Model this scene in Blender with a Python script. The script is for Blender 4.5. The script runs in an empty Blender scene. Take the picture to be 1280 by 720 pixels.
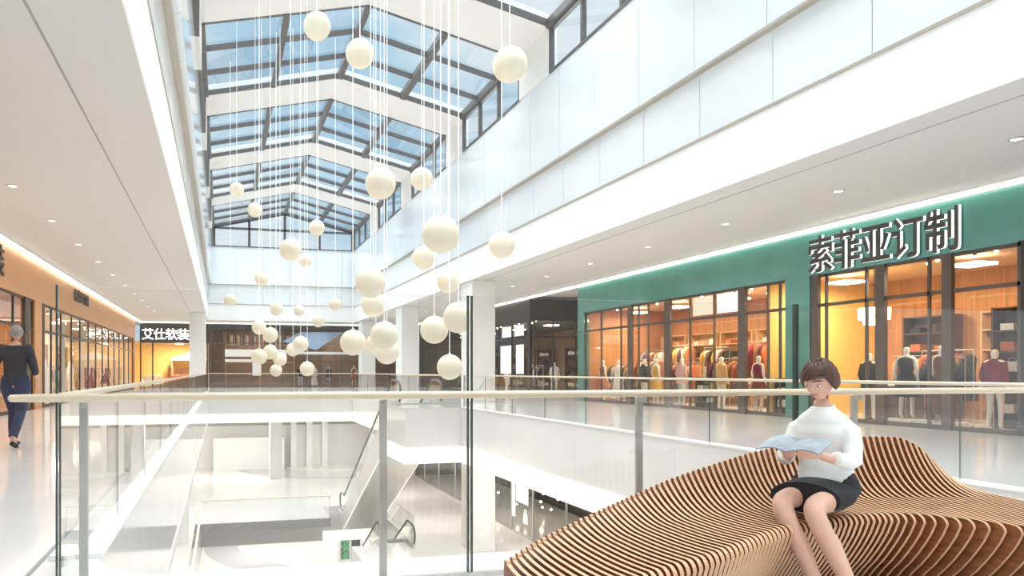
import bpy, bmesh, math, random
from mathutils import Vector, Matrix, Euler
random.seed(7)
SC = bpy.context.scene
COL = SC.collection
PI = math.pi
TH = math.atan(195/850)
H = 1.24

# ------------------------------------------------------------------ materials
MATS = {}
def mat(name, col, rough=.5, metal=0, emit=0, ecol=None, var=.04, scale=6, coat=0, stretch=None, spec=None, bump=0):
    if name in MATS: return MATS[name]
    m = bpy.data.materials.new(name); m.use_nodes = True
    nt = m.node_tree; b = nt.nodes['Principled BSDF']
    tc = nt.nodes.new('ShaderNodeTexCoord'); mp = nt.nodes.new('ShaderNodeMapping')
    if stretch: mp.inputs['Scale'].default_value = stretch
    nz = nt.nodes.new('ShaderNodeTexNoise'); nz.inputs['Scale'].default_value = scale; nz.inputs['Detail'].default_value = 4
    cr = nt.nodes.new('ShaderNodeValToRGB')
    a = [max(0, c*(1-var)) for c in col]; d = [min(1, c*(1+var)) for c in col]
    cr.color_ramp.elements[0].position = .3; cr.color_ramp.elements[1].position = .7
    cr.color_ramp.elements[0].color = (*a, 1); cr.color_ramp.elements[1].color = (*d, 1)
    nt.links.new(tc.outputs['Object'], mp.inputs[0]); nt.links.new(mp.outputs[0], nz.inputs[0])
    nt.links.new(nz.outputs[0], cr.inputs[0]); nt.links.new(cr.outputs[0], b.inputs['Base Color'])
    b.inputs['Roughness'].default_value = rough; b.inputs['Metallic'].default_value = metal
    if coat: b.inputs['Coat Weight'].default_value = coat; b.inputs['Coat Roughness'].default_value = .03
    if spec is not None: b.inputs['Specular IOR Level'].default_value = spec
    if bump:
        bp = nt.nodes.new('ShaderNodeBump'); bp.inputs['Strength'].default_value = bump
        nt.links.new(nz.outputs[0], bp.inputs['Height']); nt.links.new(bp.outputs[0], b.inputs['Normal'])
    if emit:
        b.inputs['Emission Color'].default_value = (*(ecol or col), 1); b.inputs['Emission Strength'].default_value = emit
    MATS[name] = m; return m

def glass_mat(name, tint=(1, 1, 1), refl=1.0, f0=.04, rough=0.0):
    if name in MATS: return MATS[name]
    m = bpy.data.materials.new(name); m.use_nodes = True
    nt = m.node_tree; nt.nodes.clear()
    out = nt.nodes.new('ShaderNodeOutputMaterial'); mx = nt.nodes.new('ShaderNodeMixShader')
    tr = nt.nodes.new('ShaderNodeBsdfTransparent'); tr.inputs[0].default_value = (*tint, 1)
    gl = nt.nodes.new('ShaderNodeBsdfGlossy'); gl.inputs['Roughness'].default_value = rough
    gl.inputs[0].default_value = (1, 1, 1, 1)
    lw = nt.nodes.new('ShaderNodeLayerWeight'); lw.inputs[0].default_value = .5
    pw = nt.nodes.new('ShaderNodeMath'); pw.operation = 'POWER'; pw.inputs[1].default_value = 4.5
    ma = nt.nodes.new('ShaderNodeMath'); ma.operation = 'MULTIPLY_ADD'; ma.inputs[1].default_value = .9*refl; ma.inputs[2].default_value = f0*refl
    ma.use_clamp = True
    nt.links.new(lw.outputs['Facing'], pw.inputs[0]); nt.links.new(pw.outputs[0], ma.inputs[0]); nt.links.new(ma.outputs[0], mx.inputs[0])
    nt.links.new(tr.outputs[0], mx.inputs[1]); nt.links.new(gl.outputs[0], mx.inputs[2])
    nt.links.new(mx.outputs[0], out.inputs[0])
    MATS[name] = m; return m

def tile_mat(name, col, rough=.12, size=1.2, line=.9, ring=None):
    m = bpy.data.materials.new(name); m.use_nodes = True
    nt = m.node_tree; b = nt.nodes['Principled BSDF']
    geo = nt.nodes.new('ShaderNodeNewGeometry')
    br = nt.nodes.new('ShaderNodeTexBrick'); br.offset = 0; br.squash = 1
    br.inputs['Color1'].default_value = (*col, 1); br.inputs['Color2'].default_value = (*[c*.97 for c in col], 1)
    br.inputs['Mortar'].default_value = (*[c*line for c in col], 1)
    br.inputs['Scale'].default_value = 1; br.inputs['Mortar Size'].default_value = .006
    br.inputs['Brick Width'].default_value = size; br.inputs['Row Height'].default_value = size
    nz = nt.nodes.new('ShaderNodeTexNoise'); nz.inputs['Scale'].default_value = .9; nz.inputs['Detail'].default_value = 5
    mx = nt.nodes.new('ShaderNodeMix'); mx.data_type = 'RGBA'; mx.blend_type = 'MULTIPLY'; mx.inputs[0].default_value = .12
    nt.links.new(geo.outputs['Position'], br.inputs[0]); nt.links.new(geo.outputs['Position'], nz.inputs[0])
    nt.links.new(br.outputs[0], mx.inputs[6]); nt.links.new(nz.outputs[0], mx.inputs[7])
    last = mx.outputs[2]
    if ring:
        cx, cy, r0, r1, rc = ring
        sub = nt.nodes.new('ShaderNodeVectorMath'); sub.operation = 'SUBTRACT'; sub.inputs[1].default_value = (cx, cy, -12.2)
        ln = nt.nodes.new('ShaderNodeVectorMath'); ln.operation = 'LENGTH'
        g1 = nt.nodes.new('ShaderNodeMath'); g1.operation = 'GREATER_THAN'; g1.inputs[1].default_value = r0
        g2 = nt.nodes.new('ShaderNodeMath'); g2.operation = 'LESS_THAN'; g2.inputs[1].default_value = r1
        mm = nt.nodes.new('ShaderNodeMath'); mm.operation = 'MULTIPLY'
        nt.links.new(geo.outputs['Position'], sub.inputs[0]); nt.links.new(sub.outputs[0], ln.inputs[0])
        nt.links.new(ln.outputs['Value'], g1.inputs[0]); nt.links.new(ln.outputs['Value'], g2.inputs[0])
        nt.links.new(g1.outputs[0], mm.inputs[0]); nt.links.new(g2.outputs[0], mm.inputs[1])
        m2 = nt.nodes.new('ShaderNodeMix'); m2.data_type = 'RGBA'
        nt.links.new(mm.outputs[0], m2.inputs[0]); nt.links.new(last, m2.inputs[6]); m2.inputs[7].default_value = (*rc, 1)
        last = m2.outputs[2]
    nt.links.new(last, b.inputs['Base Color'])
    b.inputs['Roughness'].default_value = rough
    MATS[name] = m; return m

FLOOR = tile_mat('polished_floor', (.88, .86, .845), .1, 1.2, .86)
FLOOR_LOW = tile_mat('lower_floor_stone', (.84, .81, .78), .15, 1.2, .9, ring=(8.5, 53.5, 7.3, 9.8, (.5, .49, .49)))
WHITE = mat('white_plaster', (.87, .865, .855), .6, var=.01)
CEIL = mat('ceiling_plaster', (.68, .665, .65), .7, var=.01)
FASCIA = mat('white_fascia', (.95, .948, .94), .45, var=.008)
PANEL = mat('pale_glass_cladding', (.88, .925, .955), .12, var=.025, scale=.5, coat=.3)
SEAM = mat('champagne_trim', (.52, .47, .40), .35, .3)
DARKSEAM = mat('joint_grey', (.35, .35, .35), .6)
FRAME = mat('bronze_frame', (.15, .14, .135), .4, .2, var=.1)
BEAM = mat('beam_cream', (.92, .885, .85), .55, var=.01)
RAIL = mat('champagne_handrail', (.70, .585, .43), .32, .0, var=.02, coat=.3)
STEEL = mat('satin_steel', (.62, .61, .59), .3, .8)
POST = mat('grey_post', (.5, .48, .45), .35, .3)
GEDGE = mat('glass_edge_green', (.05, .075, .07), .2)
GLASS = glass_mat('balustrade_glass', (.985, .99, .987), 1.0, .04)
SHOPGLASS = glass_mat('shop_glass', (.97, .975, .97), .6, .025)
ROOFGLASS = glass_mat('roof_glass', (.93, .97, .99), .6, .03)
LED = mat('led_cove', (1, .97, .9), .5, emit=2.2, ecol=(1, .965, .88))
LEDLOW = mat('led_band', (1, .965, .88), .5, emit=.5, ecol=(1, .955, .84))
LENS = mat('lamp_lens', (1, 1, 1), .5, emit=1.4, ecol=(1, .96, .9))
BULB = mat('warm_bulb', (1, .9, .7), .5, emit=14, ecol=(1, .85, .6))
SPHERE = mat('cream_globe', (.89, .815, .65), .55, var=.02, emit=.05, ecol=(1, .92, .75))
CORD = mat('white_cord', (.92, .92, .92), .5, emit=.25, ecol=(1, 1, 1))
TEAL = mat('teal_lacquer', (.09, .28, .24), .16, var=.06, scale=1.2, coat=.5)
ORANGE = mat('orange_panel', (.66, .34, .15), .4, var=.04, scale=1.5)
SHOPDARK = mat('dark_fascia', (.045, .038, .034), .4, var=.1)
MULL = mat('shop_mullion', (.05, .043, .04), .35, .3)
BROWNMULL = mat('brown_mullion', (.11, .085, .072), .4, .1)
WARMWALL = mat('warm_timber_wall', (.50, .235, .10), .5, var=.25, scale=2.2, stretch=(1, 9, .25))
YELLOWWALL = mat('yellow_wall', (.88, .60, .20), .6, var=.06)
SHELFWOOD = mat('pale_shelf_wood', (.62, .40, .20), .5, var=.15, scale=3, stretch=(1, 6, 1))
SHELFDARK = mat('dark_shelf_wood', (.10, .055, .035), .5, var=.15)
BLACKWALL = mat('charcoal_wall', (.055, .05, .048), .6, var=.2)
SIGNFRONT = mat('sign_dark_face', (.075, .066, .06), .4)
SIGNSIDE = mat('sign_white_side', (.9, .92, .9), .4, emit=.35, ecol=(1, 1, 1))
SIGNWHITE = mat('sign_white', (1, 1, 1), .4, emit=1.3, ecol=(1, 1, 1))
BLACK = mat('black_matte', (.015, .014, .014), .5)
POSTER = mat('white_poster', (.93, .93, .92), .5, emit=.45, ecol=(1, 1, 1))
PLYEDGE = mat('plywood_edge', (.66, .395, .23), .45, var=.08, scale=14, stretch=(1, 1, 9))
PLYFACE = mat('red_timber_face', (.26, .085, .032), .42, var=.35, scale=5, stretch=(1, 2, 9))

# ------------------------------------------------------------------ mesh builder
class MB:
    def __init__(s): s.v = []; s.f = []; s.m = []; s.sm = []
    def add(s, vs, fs, m=0, smooth=False):
        o = len(s.v); s.v += [tuple(v) for v in vs]
        for k, f in enumerate(fs):
            s.f.append([i+o for i in f]); s.m.append(m[k] if isinstance(m, (list, tuple)) else m); s.sm.append(smooth)
        return s
    def box(s, x0, x1, y0, y1, z0, z1, m=0):
        x0, x1 = sorted((x0, x1)); y0, y1 = sorted((y0, y1)); z0, z1 = sorted((z0, z1))
        v = [(x, y, z) for z in (z0, z1) for y in (y0, y1) for x in (x0, x1)]
        return s.add(v, [(0, 2, 3, 1), (4, 5, 7, 6), (0, 1, 5, 4), (2, 6, 7, 3), (0, 4, 6, 2), (1, 3, 7, 5)], m)
    def tube(s, pts, r, n=12, m=0, caps=True):
        pts = [Vector(p) for p in pts]; rs = r if isinstance(r, (list, tuple)) else [r]*len(pts)
        vs = []; up = Vector((0, 0, 1))
        prev = None
        for i, p in enumerate(pts):
            a = pts[max(i-1, 0)]; b = pts[min(i+1, len(pts)-1)]
            t = (b-a).normalized()
            if prev is None:
                ref = up if abs(t.dot(up)) < .95 else Vector((1, 0, 0))
                e1 = t.cross(ref).normalized()
            else:
                e1 = (prev - t*prev.dot(t)).normalized()
            prev = e1; e2 = t.cross(e1)
            for k in range(n):
                an = 2*PI*k/n; vs.append(p + (e1*math.cos(an)+e2*math.sin(an))*rs[i])
        fs = []
        for i in range(len(pts)-1):
            for k in range(n):
                a = i*n+k; b = i*n+(k+1) % n
                fs.append((a, b, b+n, a+n))
        if caps: fs += [tuple(range(n))[::-1], tuple((len(pts)-1)*n+k for k in range(n))]
        return s.add(vs, fs, m, True)
    def lathe(s, prof, c=(0, 0, 0), n=24, m=0):
        vs = []; fs = []
        for r, z in prof:
            for k in range(n): vs.append((c[0]+r*math.cos(2*PI*k/n), c[1]+r*math.sin(2*PI*k/n), c[2]+z))
        for i in range(len(prof)-1):
            for k in range(n):
                a = i*n+k; b = i*n+(k+1) % n; fs.append((a, b, b+n, a+n))
        fs += [tuple(range(n))[::-1], tuple((len(prof)-1)*n+k for k in range(n))]
        return s.add(vs, fs, m, True)
    def loft(s, rings, n=24, m=0):
        # rings: (centre, ex, ey) with ex, ey half-axis vectors
        vs = []; fs = []
        for c, ex, ey in rings:
            c, ex, ey = Vector(c), Vector(ex), Vector(ey)
            for k in range(n): a = 2*PI*k/n; vs.append(c+ex*math.cos(a)+ey*math.sin(a))
        for i in range(len(rings)-1):
            for k in range(n): a = i*n+k; b = i*n+(k+1) % n; fs.append((a, b, b+n, a+n))
        fs += [tuple(range(n))[::-1], tuple((len(rings)-1)*n+k for k in range(n))]
        return s.add(vs, fs, m, True)
    def ball(s, c, r, n=20, k=12, m=0, sc=(1, 1, 1)):
        prof = [(max(1e-4, r*math.sin(PI*i/k)), -r*math.cos(PI*i/k)) for i in range(k+1)]
        o = len(s.v); s.lathe(prof, (0, 0, 0), n, m)
        for i in range(o, len(s.v)):
            x, y, z = s.v[i]; s.v[i] = (x*sc[0]+c[0], y*sc[1]+c[1], z*sc[2]+c[2])
        return s
    def prism(s, poly, plane, a, b, m=0, medge=None):
        # poly in 2D; plane 'yz' extrudes x, 'xz' extrudes y, 'xy' extrudes z
        def P(q, t):
            return {'yz': (t, q[0], q[1]), 'xz': (q[0], t, q[1]), 'xy': (q[0], q[1], t)}[plane]
        n = len(poly); vs = [P(q, a) for q in poly]+[P(q, b) for q in poly]
        fs = [tuple(range(n))[::-1], tuple(range(n, 2*n))]+[(i, (i+1) % n, (i+1) % n+n, i+n) for i in range(n)]
        me = m if medge is None else medge
        return s.add(vs, fs, [m, m]+[me]*n)

def link(o, parent=None):
    COL.objects.link(o)
    if parent: o.parent = parent
    return o
def tag(o, label=None, cat=None, group=None, kind=None):
    if label: o['label'] = label
    if cat: o['category'] = cat
    if group: o['group'] = group
    if kind: o['kind'] = kind
    return o
def finish_mesh(name, vs, fs, ms, sms, mats, origin, fixn=True):
    me = bpy.data.meshes.new(name)
    me.from_pydata([(v[0]-origin[0], v[1]-origin[1], v[2]-origin[2]) for v in vs], [], fs)
    for m in mats: me.materials.append(m)
    me.polygons.foreach_set('material_index', ms); me.polygons.foreach_set('use_smooth', sms)
    if fixn:
        bm = bmesh.new(); bm.from_mesh(me); bmesh.ops.recalc_face_normals(bm, faces=bm.faces); bm.to_mesh(me); bm.free()
    me.update(); return me
def build(mb, name, mats, parent=None, label=None, cat=None, group=None, kind=None, bevel=0, local=False):
    if not isinstance(mats, (list, tuple)): mats = [mats]
    xs, ys, zs = zip(*mb.v)
    if parent is None: org = ((min(xs)+max(xs))/2, (min(ys)+max(ys))/2, min(zs))
    elif local: org = (0, 0, 0)
    else: org = tuple(world_loc(parent))
    me = finish_mesh(name, mb.v, mb.f, mb.m, mb.sm, mats, org)
    o = bpy.data.objects.new(name, me)
    if parent is None: o.location = org
    link(o, parent)
    if any(mb.sm):
        try: me.set_sharp_from_angle(angle=math.radians(40))
        except Exception: pass
    if bevel:
        b = o.modifiers.new('bevel', 'BEVEL'); b.width = bevel; b.segments = 2; b.limit_method = 'ANGLE'
    tag(o, label, cat, group, kind); return o
def world_loc(o):
    p = Vector((0, 0, 0))
    while o: p += o.location; o = o.parent
    return p
def empty(name, loc, label=None, cat=None, group=None, kind=None, rz=0):
    o = bpy.data.objects.new(name, None); o.location = loc; o.rotation_euler = (0, 0, rz); o.empty_display_size = .1
    link(o); tag(o, label, cat, group, kind); return o
def copy_tree(o, parent=None):
    kids = [c for c in o.children]
    c = o.copy(); COL.objects.link(c); c.parent = parent
    for k in kids: copy_tree(k, c)
    return c
def dup(o, loc=None, rz=None, label=None, group=None):
    c = copy_tree(o)
    if loc is not None: c.location = loc
    if rz is not None: c.rotation_euler = (0, 0, rz)
    if label: c['label'] = label
    if group: c['group'] = group
    return c
def B(*a): return MB().box(*a)
def area(name, loc, sx, sy, power, col=(1, 1, 1), rot=(0, 0, 0), parent=None):
    l = bpy.data.lights.new(name, 'AREA'); l.shape = 'RECTANGLE'; l.size = sx; l.size_y = sy; l.energy = power; l.color = col
    o = bpy.data.objects.new(name, l); o.location = loc; o.rotation_euler = rot; link(o, parent); return o

# ------------------------------------------------------------------ setting: slabs and floors
XL, XR = -.95, 9.8          # ceiling opening
SL, SR = -5.9, 14.8         # shop fronts
VL, VR = -.8, 8.0           # void on this floor
ZC, ZF, ZM, ZG, ZE, ZRG = 4.93, 6.10, 7.51, 10.24, 11.7, 12.87
YF, YB = 50.4, -9
fl = MB()
T = -1.85
fl.box(-10, 19.2, YB, 4.35, T, 0)
fl.box(-10, VL, 4.35, 41.8, T, 0)
fl.box(VR, 25, 4.35, 41.8, T, 0)
fl.box(6.0, VR, 22.0, 24.5, T, 0)
fl.box(-10, 25, 41.8, 58, T, 0)
# rounded corner fillet at the near left corner of the void
R = .55
cx, cy = VL+R, 4.35+R
poly = [(VL, 4.35)]+[(cx-R*math.cos(a), cy-R*math.sin(a)) for a in [PI/2*k/10 for k in range(10, -1, -1)]]
fl.prism(poly, 'xy', T, 0)
build(fl, 'floor', [FLOOR], kind='structure')
low = MB()
T2 = -7.95
low.box(-14, 25, -9, 16, T2, -6.1); low.box(-14, -1.0, 16, 36.6, T2, -6.1); low.box(5.3, 6.2, 16, 28.0, T2, -6.1); low.box(-1.0, 5.3, 33.6, 36.6, -6.42, -6.1)
low.box(6.2, 8.0, 16, 28.0, T2, -6.1); low.box(8.0, 25, 16, 36.6, T2, -6.1); low.box(-14, 25, 36.6, 58, T2, -6.1)
build(low, 'floor', [FLOOR_LOW], kind='structure')
build(B(-14, 25, -9, 62, -12.4, -12.2), 'floor', [FLOOR_LOW], kind='structure')
# glowing cream edge bands under the slabs
tr = MB()
t = .05
for z0, z1 in ((T-.02, -1.33), (T2-.02, -7.43)):
    pass
def edge_band(n, segs, z0, z1):
    m = MB()
    for s in segs: m.box(*s, z0, z1)
    build(m, 'trim_%d' % n, [LEDLOW], kind='structure')
edge_band(1, [(VR-t, VR+.02, 4.35, 22.0-t), (6-t, VR-t, 22-t, 22.02), (6-t, 6.02, 22.02, 24.5+t), (VR-t, VR+.02, 24.5+t, 41.8)], T-.02, -1.33)
edge_band(2, [(VL-.02, VR-t, 41.8-t, 41.85)], T-.02, -1.33)
build(B(VL-.02, VL+.02, 4.9, 41.75, T-.02, -1.7), 'trim_3', [mat('cream_edge', (.8, .76, .70), .5)], kind='structure')
edge_band(4, [(5.35, 8.05, 36.6-t, 36.65), (8.0-t, 8.02, 28, 36.55)], T2-.02, -7.43)
build(B(-1, 5.3, 33.6-t, 33.65, -6.5, -6.08), 'trim_5', [mat('hatched_grey_band', (.36, .34, .33), .5, var=.3, scale=30)], kind='structure')
# pale kerbs along the void on this floor with a dark shadow gap
k = MB(); k.box(VL-.30, VL+.03, 4.8, 41.75, .001, .035)
build(k, 'trim_6', [FASCIA], kind='structure')
k = MB(); k.box(VL-.36, VL-.33, 4.4, 41.75, .001, .006)
build(k, 'trim_7', [DARKSEAM], kind='structure')
k = MB(); k.box(VR-.03, VR+.16, 4.4, 21.9, .001, .03)
build(k, 'trim_8', [FASCIA], kind='structure')

# ceilings over the galleries
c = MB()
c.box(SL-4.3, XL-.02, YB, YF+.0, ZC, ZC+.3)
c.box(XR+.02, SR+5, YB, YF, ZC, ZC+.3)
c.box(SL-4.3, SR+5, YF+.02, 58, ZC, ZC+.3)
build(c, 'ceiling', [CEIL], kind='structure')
c = MB()
c.box(-1.93, -1.90, YB, YF, ZC-.004, ZC+.01); c.box(10.42, 10.45, YB, YF, ZC-.004, ZC+.01)
build(c, 'trim_9', [DARKSEAM], kind='structure')
# white fascias round the opening
f = MB()
f.box(XL-.02, XL, YB, YF, ZC-.002, ZF); build(f, 'wall_left', [FASCIA], kind='structure')
f = MB(); f.box(XR, XR+.02, YB, YF, ZC-.002, ZF); build(f, 'wall_right', [FASCIA], kind='structure')
f = MB(); f.box(XL-.02, XR+.02, YF, YF+.02, ZC-.002, ZF); build(f, 'wall_back', [FASCIA], kind='structure')
# pale cladding: lower band and upper band with vertical joints
def cladding(name, segs):
    m = MB()
    for s in segs: m.box(*s)
    return build(m, name, [PANEL], kind='structure')
js = .018
for side, xa, xb in (('left', XL-.35, XL-.03), ('right', XR+.02, XR+.35)):
    m = MB(); y = YB
    while y < YF:
        y2 = min(y+1.95, YF); m.box(xa, xb, y+js/2, y2-js/2, ZF+.03, ZM-.03); y = y2
    build(m, 'wall_'+side, [PANEL], kind='structure')
    m = MB(); y = YB; d = .28 if side == 'left' else -.13
    while y < YF:
        y2 = min(y+1.95, YF); m.box(xa+d, xb+d, y+js/2, y2-js/2, ZM+.03, ZG); y = y2
    build(m, 'wall_'+side, [PANEL], kind='structure')
    xe = XL-.03 if side == 'left' else XR+.02
    m = MB(); m.box(xa, xe+.05 if side == 'left' else xb, YB, YF, ZF-.02, ZF+.03) if side == 'left' else m.box(xe-.05, xb, YB, YF, ZF-.02, ZF+.03)
    if side == 'left': m.box(xa, xe+.15, YB, YF, ZM-.03, ZM+.03)
    else: m.box(xe-.15, xb, YB, YF, ZM-.03, ZM+.03)
    m.box(xa-.3 if side == 'left' else xb-.1, xa+.1 if side == 'left' else xb+.3, YB, YF, ZF, ZG)   # backing wall
    build(m, 'trim_10' if side == 'left' else 'trim_11', [SEAM], kind='structure')
m = MB(); x = XL
while x < XR:
    x2 = min(x+1.95, XR); m.box(x+js/2, x2-js/2, YF, YF+.3, ZF+.03, ZM-.03); m.box(x+js/2, x2-js/2, YF-.1, YF+.3, ZM+.03, ZG); x = x2
build(m, 'wall_back', [PANEL], kind='structure')
m = MB(); m.box(XL, XR, YF-.04, YF+.3, ZF-.02, ZF+.03); m.box(XL, XR, YF-.12, YF+.3, ZM-.03, ZM+.03)
build(m, 'trim_12', [SEAM], kind='structure')
# near end wall far behind the camera
build(B(SL-4.3, SR+5, YB-.3, YB, -12.2, 13), 'wall_front', [mat('taupe_wall', (.34, .31, .29), .6)], kind='structure')

# ------------------------------------------------------------------ skylight
WL, WR = -.6, 9.67
RX = (WL+WR)/2
def rz(x): return ZE+(ZRG-ZE)*(1-abs(x-RX)/(WR-RX))
beams = [(3.4, 5.5), (11.1, 13.2), (18.9, 21.0), (26.5, 28.6), (34.2, 36.3), (42.0, 44.1)]
bays = [(-9, 3.4)]+[(beams[i][1], beams[i+1][0]) for i in range(5)]+[(44.1, YF-.1)]
xs_m = [WL, WL+(RX-WL)/2, RX, RX+(WR-RX)/2, WR]
for i, (a, b) in enumerate(beams):
    m = MB()
    poly = [(WL, ZE-.05), (RX, ZRG-.05), (WR, ZE-.05), (WR, ZE+.35), (RX, ZRG+.35), (WL, ZE+.35)]
    m.prism(poly, 'xz', a, b)
    build(m, 'trim_%d' % (20+i), [BEAM], kind='structure')
    m = MB()
    for xa, xb in ((WL-.12, WL+.02), (WR-.02, WR+.25)): m.box(xa, xb, a, b, ZG, ZE+.3)
    build(m, 'trim_%d' % (30+i), [BEAM], kind='structure')
def sloped(m, xa, xb, ya, yb, dz0, dz1, mi=0):
    # slab following the roof slope between xa and xb
    vs = [(x, y, rz(x)+dz) for dz in (dz0, dz1) for y in (ya, yb) for x in (xa, xb)]
    m.add(vs, [(0, 2, 3, 1), (4, 5, 7, 6), (0, 1, 5, 4), (2, 6, 7, 3), (0, 4, 6, 2), (1, 3, 7, 5)], mi)
wn = 1
for i, (a, b) in enumerate(bays):
    fr = MB(); gl = MB()
    for q in range(4): sloped(gl, xs_m[q], xs_m[q+1], a, b, .06, .075)
    w = .11
    for q, x in enumerate(xs_m):
        w2 = w
        if q == 2:
            sloped(fr, RX-w2, RX, a, b, -.1, .12); sloped(fr, RX, RX+w2, a, b, -.1, .12)
        elif q == 0: sloped(fr, x, x+.12, a, b, -.12, .12)
        elif q == 4: sloped(fr, x-.12, x, a, b, -.12, .12)
        else: sloped(fr, x-w2, x+w2, a, b, -.1, .12)
    n = max(3, round((b-a)/1.87))
    for r in range(n+1):
        y = a+(b-a)*r/n
        y = min(max(y, a+.06), b-.06)
        for q in range(4): sloped(fr, xs_m[q], xs_m[q+1], y-.06, y+.06, -.06, .10)
    o = build(fr, 'window_%d' % wn, [FRAME], kind='structure'); wn += 1
    build(gl, 'pane', [ROOFGLASS], parent=o)
    # clerestory windows left and right
    for xs, sg in ((WL, -1), (WR, 1)):
        fr = MB(); gl = MB()
        xa, xb = (xs-.12, xs+.02) if sg < 0 else (xs-.02, xs+.12)
        fr.box(xa, xb, a, b, ZG, ZG+.07); fr.box(xa, xb, a, b, ZE-.16, ZE)
        for r in range(n+1):
            y = min(max(a+(b-a)*r/n, a+.05), b-.05); fr.box(xa, xb, y-.05, y+.05, ZG+.07, ZE-.16)
        gl.box((xa+xb)/2-.006, (xa+xb)/2+.006, a, b, ZG+.05, ZE-.1)
        o = build(fr, 'window_%d' % wn, [FRAME], kind='structure'); wn += 1
        build(gl, 'pane', [ROOFGLASS], parent=o)
# far gable
fr = MB(); gl = MB()
ya, yb = YF-.15, YF
fr.box(WL, WR, ya, yb, ZG, ZG+.07); fr.box(WL, WR, ya, yb, ZE-.2, ZE-.04)
for q, x in enumerate(xs_m):
    x = min(max(x, WL+.08), WR-.08); fr.box(x-.09, x+.09, ya, yb, ZG+.07, rz(x)-.05)
sloped(fr, WL, RX, ya, yb, -.16, .02); sloped(fr, RX, WR, ya, yb, -.16, .02)
gl.prism([(WL, ZG), (WR, ZG), (WR, ZE), (RX, ZRG), (WL, ZE)], 'xz', YF-.08, YF-.07)
o = build(fr, 'window_%d' % wn, [FRAME], kind='structure'); wn += 1
build(gl, 'pane', [ROOFGLASS], parent=o)

# ------------------------------------------------------------------ columns
for i, (x0, x1, y0, y1) in enumerate([(9.9, 10.9, 26.0, 27.3), (9.9, 10.9, 37.1, 38.4), (9.9, 10.9, 48.2, 49.5), (-1.98, -1.0, 44.2, 45.6)]):
    o = build(B(x0, x1, y0, y1, 0, ZC), 'column', [WHITE], kind='structure', bevel=.02)
for x0, x1, y0, y1 in [(8.3, 9.3, 37.1, 38.4), (-2.3, -1.4, 30, 31), (3.2, 4.0, 46.5, 47.3), (9.9, 10.9, 26.0, 27.3)]:
    build(B(x0, x1, y0, y1, -6.1, T), 'column', [WHITE], kind='structure', bevel=.02)
for x0, x1, y0, y1 in [(8.3, 9.3, 37.1, 38.4), (-2.3, -1.4, 40, 41)]:
    build(B(x0, x1, y0, y1, -12.2, T2), 'column', [WHITE], kind='structure', bevel=.02)

# ------------------------------------------------------------------ cove light strips
def strip(n, x0, x1, y0, y1, z0=4.80, z1=4.90):
    build(B(x0, x1, y0, y1, z0, z1), 'trim_%d' % n, [LED], kind='structure')
strip(40, SR-.16, SR-.04, YB, YF+2.5); strip(41, SL+.04, SL+.16, YB, YF+2.5); strip(42, SL+.2, SR-.2, YF+2.42, YF+2.5, 4.84, 4.9)
for i, (x0, x1) in enumerate(((SR-.20, SR-.17), (SL+.17, SL+.20))):
    build(B(x0, x1, YB, YF+2.4, 4.87, 4.93), 'trim_%d' % (43+i), [WHITE], kind='structure')

# ------------------------------------------------------------------ downlights
def downlight(loc):
    t = empty('downlight', loc)
    m = MB(); m.lathe([(.075, 0), (.11, 0), (.11, -.012), (.10, -.018), (.075, -.012)], loc, 20); build(m, 'trim_ring', [STEEL], parent=t)
    m = MB(); m.lathe([(.001, -.0125), (.08, -.0125), (.078, -.016), (.001, -.019)], loc, 20); build(m, 'lens', [LENS], parent=t)
    l = bpy.data.lights.new('lamp_glow', 'SPOT'); l.energy = 95; l.spot_size = 2.4; l.spot_blend = .8; l.shadow_soft_size = .07; l.color = (1, .975, .94)
    o = bpy.data.objects.new('lamp_glow', l); o.location = (0, 0, -.03); link(o, t)
    return t
proto = None
ordn = ['first', 'second', 'third', 'fourth', 'fifth', 'sixth', 'seventh', 'eighth', 'ninth', 'tenth', 'eleventh', 'twelfth', 'thirteenth', 'fourteenth', 'fifteenth', 'sixteenth', 'seventeenth', 'eighteenth', 'nineteenth', 'twentieth', 'twenty-first', 'twenty-second', 'twenty-third', 'twenty-fourth', 'twenty-fifth', 'twenty-sixth', 'twenty-seventh', 'twenty-eighth', 'twenty-ninth', 'thirtieth']
def DL(x, y, label, group):
    global proto
    if proto is None: proto = downlight((x, y, ZC)); t = proto
    else: t = dup(proto, (x, y, ZC))
    tag(t, label, 'ceiling light', group); return t
for k in range(12):
    y = 8.25+3.2*k
    DL(12.3, y, 'small round recessed downlight in the right gallery ceiling, %s from the near end' % ordn[k], 'downlights in the right gallery ceiling')
for k in range(11):
    y = 11.6+3.2*k
    DL(-4.05, y, 'small round recessed downlight in the left gallery ceiling, %s from the near end' % ordn[k], 'downlights in the left gallery ceiling')
for k in range(4):
    DL(-3+3.4*k, 51.6, 'small recessed downlight in the far end ceiling, %s from the left' % ordn[k], 'downlights in the far end ceiling')

# ------------------------------------------------------------------ balustrades
def glass_panel(m, x0, x1, y0, y1, z0, z1, along):
    # face glass (material 0) with dark edge faces (material 1)
    x0, x1 = sorted((x0, x1)); y0, y1 = sorted((y0, y1))
    v = [(x, y, z) for z in (z0, z1) for y in (y0, y1) for x in (x0, x1)]
    fs = [(0, 2, 3, 1), (4, 5, 7, 6), (0, 1, 5, 4), (2, 6, 7, 3), (0, 4, 6, 2), (1, 3, 7, 5)]
    ms = [0, 0, 0, 0, 1, 1] if along == 'x' else [0, 0, 1, 1, 0, 0]
    m.add(v, fs, ms)
YR = 3.87
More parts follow.
